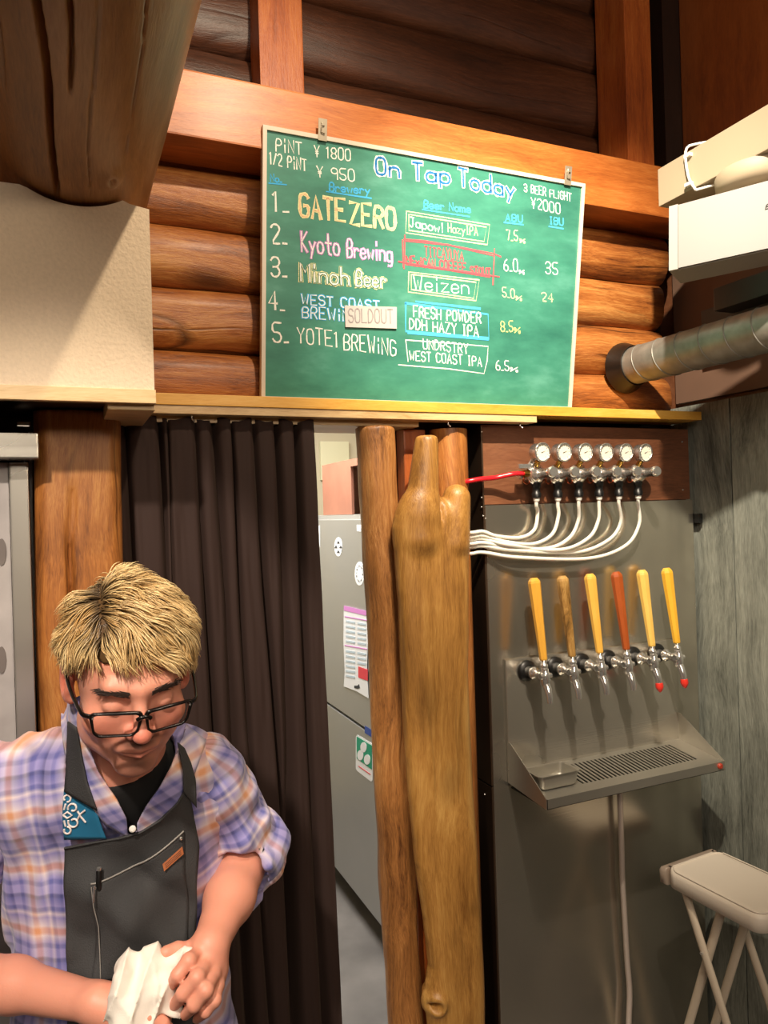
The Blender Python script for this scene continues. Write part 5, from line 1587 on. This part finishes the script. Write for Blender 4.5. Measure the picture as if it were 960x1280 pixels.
for s in (-1, 1):
    lp = lens_loop(s); mb = MB(); n = len(lp); V_ = []; F_ = []
    c = Vector((s * .0335, lp[0][1], -.004))
    for p in lp:
        p = Vector(p); o_ = (p - c); o_.y = 0; o_.normalize()
        tw_ = .0030 if o_.z < .3 else .0050
        V_ += [p + o_ * tw_ + Vector((0, -.002, 0)), p + Vector((0, -.002, 0)), p + Vector((0, .0022, 0)), p + o_ * tw_ + Vector((0, .0022, 0))]
    F_ = [(i*4 + j, i*4 + (j+1) % 4, ((i+1) % n)*4 + (j+1) % 4, ((i+1) % n)*4 + j) for i in range(n) for j in range(4)]
    mb.add(V_, F_, True); gmesh(mb, 'rim', GFR)
    lmb = MB(); lmb.add([Vector(p) for p in lp], [tuple(range(n))])
    m, nt, b = mat('clear_lens'); b.inputs['Roughness'].default_value = .02; b.inputs['Base Color'].default_value = (.95, .9, .9, 1)
    tr_ = nd(nt, 'ShaderNodeBsdfTransparent'); gl_ = nd(nt, 'ShaderNodeBsdfGlossy'); gl_.inputs['Roughness'].default_value = .03
    fz2 = nd(nt, 'ShaderNodeFresnel'); mxs = nd(nt, 'ShaderNodeMixShader')
    mxs.inputs[0].default_value = .05; nt.links.new(tr_.outputs[0], mxs.inputs[1]); nt.links.new(gl_.outputs[0], mxs.inputs[2])
    nt.links.new(mxs.outputs[0], nt.nodes['Material Output'].inputs[0])
    gmesh(lmb, 'lens', m)
    yh = lp[0][1]
    hx0 = .0335 + .0275
    pth = [(s * hx0, -.1065, .0085), (s * (hx0 + .010), -.101, .0085), (s * .0755, -.088, .009), (s * .082, -.045, .010), (s * .0845, -.005, .012), (s * .0845, .012, .006), (s * .082, .028, -.016)]
    mb = MB().tube(resample(pth, 26), .0024, 8, sy=1.5); gmesh(mb, 'temple', GFR)
    mb = MB().lathe([(0, .0014), (.0012, .0014)], Vector((s * (hx0 + .001), -.1105, .0088)), (0, -1, 0), 8); gmesh(mb, 'hinge_pin', CHROME)
br = MB().tube(resample([(-.0085, -.1215, .004), (-.004, -.1225, .0075), (.004, -.1225, .0075), (.0085, -.1215, .004)], 12), .0026, 8, sy=1.2); gmesh(br, 'bridge', GFR)

# ---- clothes -------------------------------------------------------------
def folds(P, a, s=1.0, seed=40):
    return a * (np.abs(npn(P * [1, 1, .55], 5 * s, seed)) - .4 + .5 * npn(P * [1, 1, .8], 11 * s, seed + 1))
TN = np.array([0, -.42, .91]); TP0 = Q(160, 966, 1.03)
def tee(P): return smax(smin(torso_sdf(P) - .008, neck_sdf(P) - .006, .01), (P - TP0) @ TN, .003)
def sleeveR(P):
    a = ShR; e = ElR
    q = cap(P, a, e, .066, .058)
    fd = (e * .55 + WrR * .45)
    dirv = (WrR - ElR) / np.linalg.norm(WrR - ElR)
    cuff0 = ElR + dirv * .0; cuff1 = ElR + dirv * .040
    f_ = cap(P, ElR, ElR + dirv * .10, .058, .056); t = (P - ElR - dirv * .070) @ dirv; f_ = smax(f_, t, .005)
    q = smin(q, f_, .02)
    # cloth bunches in rings towards the elbow
    ax = (e - a) / np.linalg.norm(e - a); s_ = (P - a) @ ax
    q = q + .0075 * np.sin(s_ * 110 + 3 * npn(P, 5, 61)) * np.clip(s_ / .15, 0, 1) + folds(P, .008, 1.3, 62)
    q = smax(q, -(np.maximum(cap(P, ElR, WrR, .048, .042), -(t + .03))), .004)
    return q
def sleeveL(P):
    a = ShL; e = ElL
    dirv = (WrL - ElL) / np.linalg.norm(WrL - ElL)
    q = cap(P, a, e, .070, .062)
    cuff1 = ElL + dirv * .055
    f_ = cap(P, ElL, ElL + dirv * .10, .058, .056); t = (P - ElL - dirv * .075) @ dirv; f_ = smax(f_, t, .005)
    q = smin(q, f_, .02)
    ax = (e - a) / np.linalg.norm(e - a); s_ = (P - a) @ ax
    q = q + .005 * np.sin(s_ * 95 + 3 * npn(P, 5, 64)) * np.clip((s_ - .1) / .15, 0, 1) + folds(P, .010, 1.0, 66)
    q = smax(q, -(np.maximum(cap(P, ElL, WrL, .048, .042), -(t + .03))), .004)
    return q
def proj(P):
    u = P[:, 0] / P[:, 1]; v = (1.70 - P[:, 2]) / P[:, 1]
    a, b_ = u * FPX, v * FPX
    return a * cr + b_ * sr + 480, -a * sr + b_ * cr + 640
Hem = Hip[2] - .06
def shirt_torso(P):
    px, py = proj(P)
    d = torso_sdf(P) - .020 - folds(P, .010, .9, 70) - .004 * np.sin((px - 20) * .16 + .02 * py) * np.clip((90 - px) / 40, 0, 1)
    d = smax(d, -(neck_sdf(P) - .012), .004)
    return smax(d, Hem - P[:, 2], .006)
def shirt(P):
    d = shirt_torso(P)
    px, py = proj(P)
    # open V at the front: apex low on the breastbone
    t = np.clip((py - 890) / (1044 - 890), 0, 1)
    xl_, xr2 = 98 + t * 68, 232 - t * 66
    wv_ = np.maximum(np.maximum(xl_ - px, px - xr2), np.maximum(py - 1044, 860 - py)) * .001
    wv_ = np.maximum(wv_, P[:, 1] - (NB[1] - .02))
    return smax(d, -wv_, .003)
lo, hi = bbox([ShL, ShR, Hip], .14); lo[2] = Hem - .03; hi[2] = NB[2] + .06; lo[1] -= .06
V, F = nets(shirt, lo, hi, .0062)
# plaid coordinates: along/around the sleeves, across/down the body
def plaid_uv(P, which=0):
    base = np.stack([P[:, 0], P[:, 2], np.zeros(len(P))], 1)
    c_, s_ = math.cos(.12), math.sin(.12)
    out = np.stack([base[:, 0] * c_ + base[:, 1] * s_, -base[:, 0] * s_ + base[:, 1] * c_, base[:, 2]], 1)
    for a, e, w_, sg in ((ShR, ElR, WrR, 1), (ShL, ElL, WrL, 2)):
        ax = (e - a); L_ = np.linalg.norm(ax); ax /= L_
        t = (P - a) @ ax
        ref = np.array([0, -1., 0]); ref -= ax * (ref @ ax); ref /= np.linalg.norm(ref); sd = np.cross(ax, ref)
        q = P - a - t[:, None] * ax
        ang = np.arctan2(q @ sd, q @ ref)
        if which == sg: out = np.stack([ang * .066 + .02, t * -1 + a[2], np.zeros(len(P))], 1)
    return out
def plaid_mat():
    m, nt, b = mat('plaid_flannel'); L = nt.links.new
    at_ = nd(nt, 'ShaderNodeAttribute', attribute_name='plaid')
    sx = nd(nt, 'ShaderNodeSeparateXYZ'); L(at_.outputs['Vector'], sx.inputs[0])
    cols = []
    WH, LV, BL, NV, OR, YE = srgb('ece0e2'), srgb('aba4d2'), srgb('7476b4'), srgb('50528c'), srgb('e8b088'), srgb('edb878')
    for ch, per, off in (('X', .088, .012), ('Y', .092, .0)):
        s = nd(nt, 'ShaderNodeMath', operation='MULTIPLY_ADD'); L(sx.outputs[ch], s.inputs[0]); s.inputs[1].default_value = 1 / per; s.inputs[2].default_value = 50.3 + off
        f_ = nd(nt, 'ShaderNodeMath', operation='FRACT'); L(s.outputs[0], f_.inputs[0])
        stops = [(0, LV), (.06, WH), (.12, BL), (.16, BL), (.19, LV), (.30, BL), (.33, NV), (.36, NV), (.39, LV), (.50, LV), (.53, BL), (.57, BL), (.60, LV), (.70, WH), (.75, OR), (.81, OR), (.86, WH), (1, LV)]
        cols.append(ramp(nt, stops, f_.outputs[0]))
    mx = nd(nt, 'ShaderNodeMix', data_type='RGBA'); mx.inputs[0].default_value = .5
    L(cols[0], mx.inputs[6]); L(cols[1], mx.inputs[7])
    mu = nd(nt, 'ShaderNodeMix', data_type='RGBA', blend_type='MULTIPLY'); mu.inputs[0].default_value = .35
    L(mx.outputs[2], mu.inputs[6]); L(cols[1], mu.inputs[7])
    tc = nd(nt, 'ShaderNodeTexCoord'); nz = nd(nt, 'ShaderNodeTexNoise', i_Scale=700.0, i_Detail=2.0); L(tc.outputs['Object'], nz.inputs[0])
    bp = nd(nt, 'ShaderNodeBump', i_Strength=.3, i_Distance=.0008); L(nz.outputs[0], bp.inputs['Height']); L(bp.outputs[0], b.inputs['Normal'])
    L(mu.outputs[2], b.inputs['Base Color']); b.inputs['Roughness'].default_value = .85
    b.inputs['Sheen Weight'].default_value = .2
    return m
PLAID = plaid_mat()
pmesh('shirt', V, F, PLAID, attrs={'plaid': ('FLOAT_VECTOR', plaid_uv(V))})
for f_sl, w_, pts in ((sleeveR, 1, [ShR, ElR, ElR + (WrR - ElR) * .4]), (sleeveL, 2, [ShL, ElL, ElL + (WrL - ElL) * .4])):
    V, F = nets(f_sl, *bbox(pts, .10), .0050)
    pmesh('sleeve', V, F, PLAID, attrs={'plaid': ('FLOAT_VECTOR', plaid_uv(V, w_))})
lo, hi = bbox([Chest, NB], .2); lo[2] = Chest[2] - .1; hi[2] = NB[2] + .09
V, F = nets(tee, lo, hi, .007)
m_tee = plain('black_cotton', '0f0f10', rough=.9)
pmesh('undershirt', V, F, m_tee)

# ---- drape helper: a patch drawn on the front of the body, pushed onto the cloth below it
def smooth_front(P): return smin(torso_sdf(P) - .024, cap(P, Chest + [0, -.02, .0], Belly + [0, -.03, -.08], .11, .12), .05)
def hit(xs, ys, off, sdf=smooth_front, d0=.8):
    D = np.stack([np.array([*uv(x_, y_)]) for x_, y_ in zip(xs, ys)])
    dv = np.stack([D[:, 0], np.ones(len(D)), -D[:, 1]], 1)
    nrm = np.linalg.norm(dv, axis=1)
    o = np.array([0, 0, 1.70]); t = np.full(len(D), d0)
    for _ in range(60):
        P = o + dv * t[:, None]
        d = sdf(P) - off
        t = t + np.clip(d / nrm, -.05, .05) * .8
    return o + dv * t[:, None]
def patch(left, right, off, nu, nv, name, m_, thick=.0016, parent=None, wob=None, sdf=smooth_front, attrs=None, gravity=0):
    """left/right: pixel polylines (same parameter, top to bottom)"""
    def rs(pl, n):
        pl = np.array(pl, float); s = np.concatenate([[0], np.cumsum(np.hypot(*np.diff(pl, axis=0).T))])
        t = np.linspace(0, s[-1], n); return np.stack([np.interp(t, s, pl[:, 0]), np.interp(t, s, pl[:, 1])], 1)
    A, B = rs(left, nv), rs(right, nv)
    xs = []; ys = []
    for j in range(nv):
        for i in range(nu):
            k = i / (nu - 1); p = A[j] * (1 - k) + B[j] * k
            xs.append(p[0]); ys.append(p[1])
    P = hit(np.array(xs), np.array(ys), off, sdf)
    if wob is not None:
        P = P + np.array([0, -1, 0]) * wob(P, np.array(xs), np.array(ys))[:, None]
    # thickness
    G = P.reshape(nv, nu, 3)
    du = np.gradient(G, axis=1); dv = np.gradient(G, axis=0)
    nn_ = np.cross(du, dv); nn_ /= np.maximum(np.linalg.norm(nn_, axis=2, keepdims=True), 1e-9)
    nn_ *= np.sign(-nn_[..., 1:2] + 1e-9)
    back = (G - nn_ * thick).reshape(-1, 3)
    V = np.concatenate([P, back]); n0 = nu * nv
    F = []
    for j in range(nv - 1):
        for i in range(nu - 1):
            a = j * nu + i
            F.append((a, a + 1, a + nu + 1, a + nu)); F.append((a + n0, a + nu + n0, a + nu + 1 + n0, a + 1 + n0))
    rim = [i for i in range(nu)] + [j * nu + nu - 1 for j in range(1, nv)] + [(nv - 1) * nu + i for i in range(nu - 2, -1, -1)] + [j * nu for j in range(nv - 2, 0, -1)]
    for a, c in zip(rim, rim[1:] + rim[:1]): F.append((a, a + n0, c + n0, c))
    at2 = None
    if attrs == 'plaid': at2 = {'plaid': ('FLOAT_VECTOR', np.concatenate([np.stack([P[:, 0] + .6 * (P[:, 2]), P[:, 2] - .3 * P[:, 0], 0 * P[:, 0]], 1)] * 2))}
    o = pmesh(name, V, np.array(F), m_, parent, attrs=at2)
    return o, G
# collar bands and open placket edges (plaid)
def sdf_sh(P): return shirt_torso(P)
def sdf_neck(P): return smin(smooth_front(P), neck_sdf(P) - .012, .02)
patch([(104, 868), (100, 890), (106, 925), (122, 965), (146, 1000), (158, 1024)], [(78, 878), (76, 905), (80, 940), (100, 990), (132, 1032), (160, 1048)], .008, 9, 26, 'collar_flap', PLAID, .0025, sdf=sdf_neck, attrs='plaid')
patch([(233, 905), (226, 930), (214, 960), (200, 985), (182, 1010), (172, 1030)], [(258, 925), (248, 955), (236, 985), (214, 1016), (190, 1034), (171, 1049)], .008, 9, 26, 'collar_flap', PLAID, .0025, sdf=sdf_neck, attrs='plaid')
# button
bq = hit(np.array([166.]), np.array([1036.]), .012)[0]
PB().lathe([(0, .005), (.002, .005), (.0025, .003)], bq, (0, -1, .2), 12).done('shirt_button', WHITE)

# ---- apron: a thing worn on the body
APR = plain('charcoal_apron_cloth', '353536', rough=.8, bump=.5, bscale=500, var=.1)
apron = thing('apron', Vector(to_world([Q(165, 1130, 1.05)])[0]), 'charcoal canvas bib apron with curved pocket, worn over the plaid shirt', 'apron', rz=-YAW)
def wob(P, xs, ys):
    return (.007 * npn(P, 6, 91) + .006 * np.abs(npn(P * [1, 1, .6], 9, 92)) - .005 + .0045 * np.sin(xs * .075 + ys * .045) + .005 * np.sin(ys * .06 - xs * .035 + 1) + .004 * np.abs(np.sin((xs * .6 - ys) * .035)) ) * np.clip((ys - 1045) / 60, 0, 1)
top = [(80, 1060), (120, 1052), (150, 1047), (176, 1040), (200, 1025), (222, 1004), (236, 978)]
LS = [(80, 1060), (80, 1120), (83, 1180), (84, 1240), (84, 1300), (84, 1400), (80, 1640)]
RS = [(238, 972), (247, 1010), (249, 1060), (247, 1110), (246, 1170), (246, 1230), (248, 1300), (250, 1400), (262, 1640)]
# the bib is drawn row by row so that its top edge keeps the curve
nv, nu = 70, 44
rows_ = []
tx = np.linspace(0, 1, nu)
topx = np.interp(tx, np.linspace(0, 1, 7), [p[0] for p in top]); topy = np.interp(tx, np.linspace(0, 1, 7), [p[1] for p in top])
lsx = lambda y: np.interp(y, [p[1] for p in LS], [p[0] for p in LS]); rsx = lambda y: np.interp(y, [p[1] for p in RS], [p[0] for p in RS])
xs, ys = [], []
for j in range(nv):
    v = j / (nv - 1)
    yb_ = 1060 + (1420 - 1060) * v
    for i in range(nu):
        y0_ = topy[i]; y_ = y0_ + (1420 - y0_) * v
        xa_, xb_ = lsx(y_), rsx(y_)
        x_b = xa_ + (xb_ - xa_) * tx[i]
        k = min(1, v * 6)
        xs.append(topx[i] * (1 - k) + x_b * k); ys.append(y_)
xs, ys = np.array(xs), np.array(ys)
P = hit(xs, ys, .010); P = P + np.array([0, -1, 0]) * wob(P, xs, ys)[:, None]
def sheet_from(P, nu, nv, name, m_, parent, thick=.002, smooth=True):
    G = P.reshape(nv, nu, 3); du = np.gradient(G, axis=1); dv = np.gradient(G, axis=0)
    n_ = np.cross(du, dv); n_ /= np.maximum(np.linalg.norm(n_, axis=2, keepdims=True), 1e-9); n_ *= np.sign(-n_[..., 1:2] + 1e-9)
    V = np.concatenate([P, (G - n_ * thick).reshape(-1, 3)]); n0 = nu * nv; F = []
    for j in range(nv - 1):
        for i in range(nu - 1):
            a = j * nu + i
            F.append((a, a + 1, a + nu + 1, a + nu)); F.append((a + n0, a + nu + n0, a + nu + 1 + n0, a + 1 + n0))
    rim = [i for i in range(nu)] + [j * nu + nu - 1 for j in range(1, nv)] + [(nv - 1) * nu + i for i in range(nu - 2, -1, -1)] + [j * nu for j in range(nv - 2, 0, -1)]
    for a, c in zip(rim, rim[1:] + rim[:1]): F.append((a, a + n0, c + n0, c))
    return pmesh(name, V, np.array(F), m_, parent)
sheet_from(P, nu, nv, 'bib', APR, apron)
def aprow(x, y, o): 
    X, Y = np.atleast_1d(np.array(x, float)), np.atleast_1d(np.array(y, float))
    p = hit(X, Y, .010 + o); return p + np.array([0, -1, 0]) * wob(p, X, Y)[:, None]
# pocket
nu, nv = 30, 34; xs, ys = [], []
for j in range(nv):
    for i in range(nu):
        t = i / (nu - 1); v = j / (nv - 1)
        x_ = 117 + (230 - 117) * t; yt = 1101 - 2 * t - 60 * t ** 1.7
        xs.append(x_ + 8 * t * v); ys.append(yt + (1225 - yt) * v)
xs, ys = np.array(xs), np.array(ys)
gape = .005 * np.exp(-((ys - (1101 - 60 * ((xs - 117) / 113).clip(0, 1) ** 1.7)) / 14) ** 2) * np.sin(np.clip((xs - 117) / 113, 0, 1) * PI)
P = aprow(xs, ys, .003) + np.array([0, -1, 0]) * gape[:, None]
pk = sheet_from(P, nu, nv, 'pocket', APR, apron, .0022)
EDGE = plain('light_grey_piping', '8a8782', rough=.7)
mb = PB().tube([Vector(p) + Vector((0, -.001, .0005)) for p in P[:nu]], .0013, 6); mb.done('pocket_piping', EDGE, apron)
for i in (1, nu - 2):
    mb = PB().lathe([(0, .003), (.0012, .003), (.0022, .0012)], P[nu * 0 + i] + [0, -.001, -.006], (0, -1, .1), 12); mb.done('rivet', CHROME, apron)
ts, tys = [], []
for (x_, y_) in ((204, 1079), (228, 1058), (230, 1067), (206, 1088)):
    ts.append(x_); tys.append(y_)
tg = aprow(ts, tys, .0075)
TAGM = plain('orange_leather_tag', 'a8623a', rough=.6)
mb = PB(); mb.prism([Vector(p) for p in tg], (0, -.0012, .0002)); tgo = mb.done('leather_tag', TAGM, apron); tgo['label'] = 'small orange brown leather tag'
for k in range(3):
    a_, c_ = Vector(tg[3]).lerp(Vector(tg[0]), .28 + .22 * k), Vector(tg[2]).lerp(Vector(tg[1]), .28 + .22 * k)
    mb = PB().tube([a_.lerp(c_, .1) + Vector((0, -.0014, 0)), a_.lerp(c_, .9) + Vector((0, -.0014, 0))], .0005, 5); mb.done('embossed_line', plain('dark_emboss', '5a2f1a'), tgo)
# seam down the pocket side
mb = PB().tube([Vector(p) + Vector((0, -.0008, 0)) for p in aprow([118, 120, 122, 124, 128], [1104, 1130, 1160, 1190, 1222], .0045)], .0008, 5); mb.done('stitching', EDGE, apron)
# top hem piping and the side edge
mb = PB().tube([Vector(p) for p in aprow([p[0] for p in top], [p[1] + 1 for p in top], .001)], .0016, 6); mb.done('top_hem', APR, apron)
# neck straps
patch([(84, 902), (83, 930), (82, 960), (80, 990)], [(95, 910), (101, 945), (109, 980), (121, 1014)], .012, 8, 20, 'neck_strap', APR, .002, apron, sdf=sdf_neck)
patch([(223, 928), (226, 945), (230, 965), (230, 990)], [(231, 935), (239, 953), (245, 975), (246, 1010)], .014, 8, 20, 'neck_strap', APR, .002, apron, sdf=sdf_neck)
TEALM = plain('teal_cloth', '1a6a90', rough=.7); 
tp, _ = patch([(80, 986), (78, 1010), (78, 1030), (80, 1050)], [(121, 1014), (124, 1026), (129, 1040), (133, 1049)], .0115, 10, 12, 'embroidered_panel', TEALM, .0018, apron)
tp['label'] = 'teal panel with white swirl embroidery'
EMB = plain('white_thread', 'ece0dc', rough=.8)
def swirl(cx, cy, r, a0, a1, s=1):
    pts = []
    for k in range(14):
        t = k / 13; a = math.radians(a0 + (a1 - a0) * t); rr = r * (1 - .45 * t * s)
        pts.append((cx + rr * math.cos(a), cy + rr * math.sin(a)))
    return pts
for pl in (swirl(91, 1010, 6.2, -200, 120), swirl(92, 1028, 7, 200, -130), swirl(84, 998, 4.6, 90, -220, .3), swirl(84, 1038, 4.6, -90, 200, .3), [(79, 1019), (84, 1015), (90, 1019), (84, 1023), (79, 1019)],
           [(97, 1014), (101, 1021), (107, 1028)], [(97, 1024), (101, 1017), (106, 1013)], [(80, 1012), (82, 1005)], [(80, 1026), (82, 1033)]):
    p_ = hit(np.array([p[0] for p in pl], float), np.array([p[1] for p in pl], float), .0125)
    mb = PB().tube([Vector(q) for q in p_], .0014, 6); mb.done('embroidery', EMB, tp)
# pen in the pocket
pp = aprow([124, 124.5, 122.5], [1088, 1103, 1122], .008)
pen = thing('pen', Vector(to_world([pp[0]])[0]), 'dark pen with silver clip tucked into the apron pocket', 'pen', rz=-YAW)
mb = PB().tube([Vector(pp[0]), Vector(pp[1]) + Vector((0, .004, 0)), Vector(pp[1]) + Vector((0, .012, -.05))], .0040, 10); mb.done('barrel', BLACK, pen)
mb = PB().tube([Vector(pp[0]) + Vector((0, 0, .004)), Vector(pp[0]) + Vector((0, 0, -.002))], .0036, 10); mb.done('push_button', CHROME, pen)
mb = PB().tube([Vector(pp[1]) + Vector((-.002, -.006, .002)), Vector(pp[2]) + Vector((-.001, -.004, 0))], .0012, 6); mb.done('clip', CHROME, pen)

# ---- trousers, shoes
TRS = plain('dark_trousers', '1c1c20', rough=.85)
def trousers(P):
    d = ell(P, Hip + [0, .005, -.02], (.155, .105, .14))
    for s in (-1, 1):
        k_ = Hip + [s * .085, .01, -.42]; a_ = Hip + [s * .09, .02, 0]; a_[2] = .09
        d = smin(d, cap(P, Hip + [s * .078, .01, -.08], k_, .098, .075), .03); d = smin(d, cap(P, k_, a_, .075, .062), .02)
    return smax(smax(d, P[:, 2] - Hip[2] - .02, .004), .07 - P[:, 2], .004)
lo, hi = bbox([Hip], .21); lo[2] = .04
V, F = nets(trousers, lo, hi, .016); pmesh('trousers', V, F, TRS)
for s in (-1, 1):
    a_ = Hip + [s * .09, .02, 0]; a_[2] = .05
    def shoe(P): return smax(smin(cap(P, a_ + [0, .04, 0], a_ + [s * .01, -.14, -.012], .044, .040), cap(P, a_ + [0, .02, .0], a_ + [0, .02, .06], .042, .045), .02), .003 - P[:, 2], .003)
    V, F = nets(shoe, a_ - [.07, .2, .06], a_ + [.07, .12, .12], .009); pmesh('shoe', V, F, BLACK)

# ---- white cloth in the hands
TC = Q(190, 1235, .955)
def cloth_sdf(P):
    d = ell(P, Q(192, 1232, .965), (.034, .026, .040))
    d = smin(d, ell(P, Q(160, 1208, .955), (.019, .017, .015)), .012)
    d = smin(d, cap(P, Q(153, 1222, .93), Q(158, 1290, .915), .014, .024), .014)
    d = smin(d, ell(P, Q(190, 1196, .965), (.014, .015, .016)), .010)
    d = smin(d, cap(P, Q(160, 1208, .955), Q(156, 1272, .93), .011, .016), .014)
    d = smin(d, cap(P, Q(180, 1240, .935), Q(166, 1290, .92), .020, .022), .014)
    d = smin(d, cap(P, Q(186, 1215, .95), Q(226, 1196, .965), .014, .008), .010)
    d = smin(d, cap(P, Q(228, 1194, .962), Q(236, 1190, .965), .006, .004), .006)
    d = smin(d, cap(P, Q(205, 1232, .945), Q(215, 1258, .945), .014, .012), .010)
    u_, v_ = proj(P)
    w1 = npn(P, 5, 81); w2 = npn(P, 6, 82)
    r1 = np.abs(np.sin((u_ * .95 + v_ * .30) * .105 + 1.1 * w1))
    r2 = np.abs(np.sin((u_ * .55 - v_ * .5) * .075 + 1.5 * w2))
    return d - .003 + .0075 * (r1 ** .55 - .6) + .0050 * (r2 ** .6 - .6) + .0012 * npn(P, 30, 83)
V, F = nets(cloth_sdf, *bbox([Q(150, 1190, .95), Q(240, 1300, .93), Q(150, 1300, .90), Q(240, 1190, 1.0)], .03), .0022)
ct = np_mesh('wiping_cloth', to_world(V), F, plain('white_cloth', 'f0e8dc', rough=.9, bump=.3, bscale=900))
tag(ct, 'crumpled white cloth held and wrung between both hands', 'cloth')
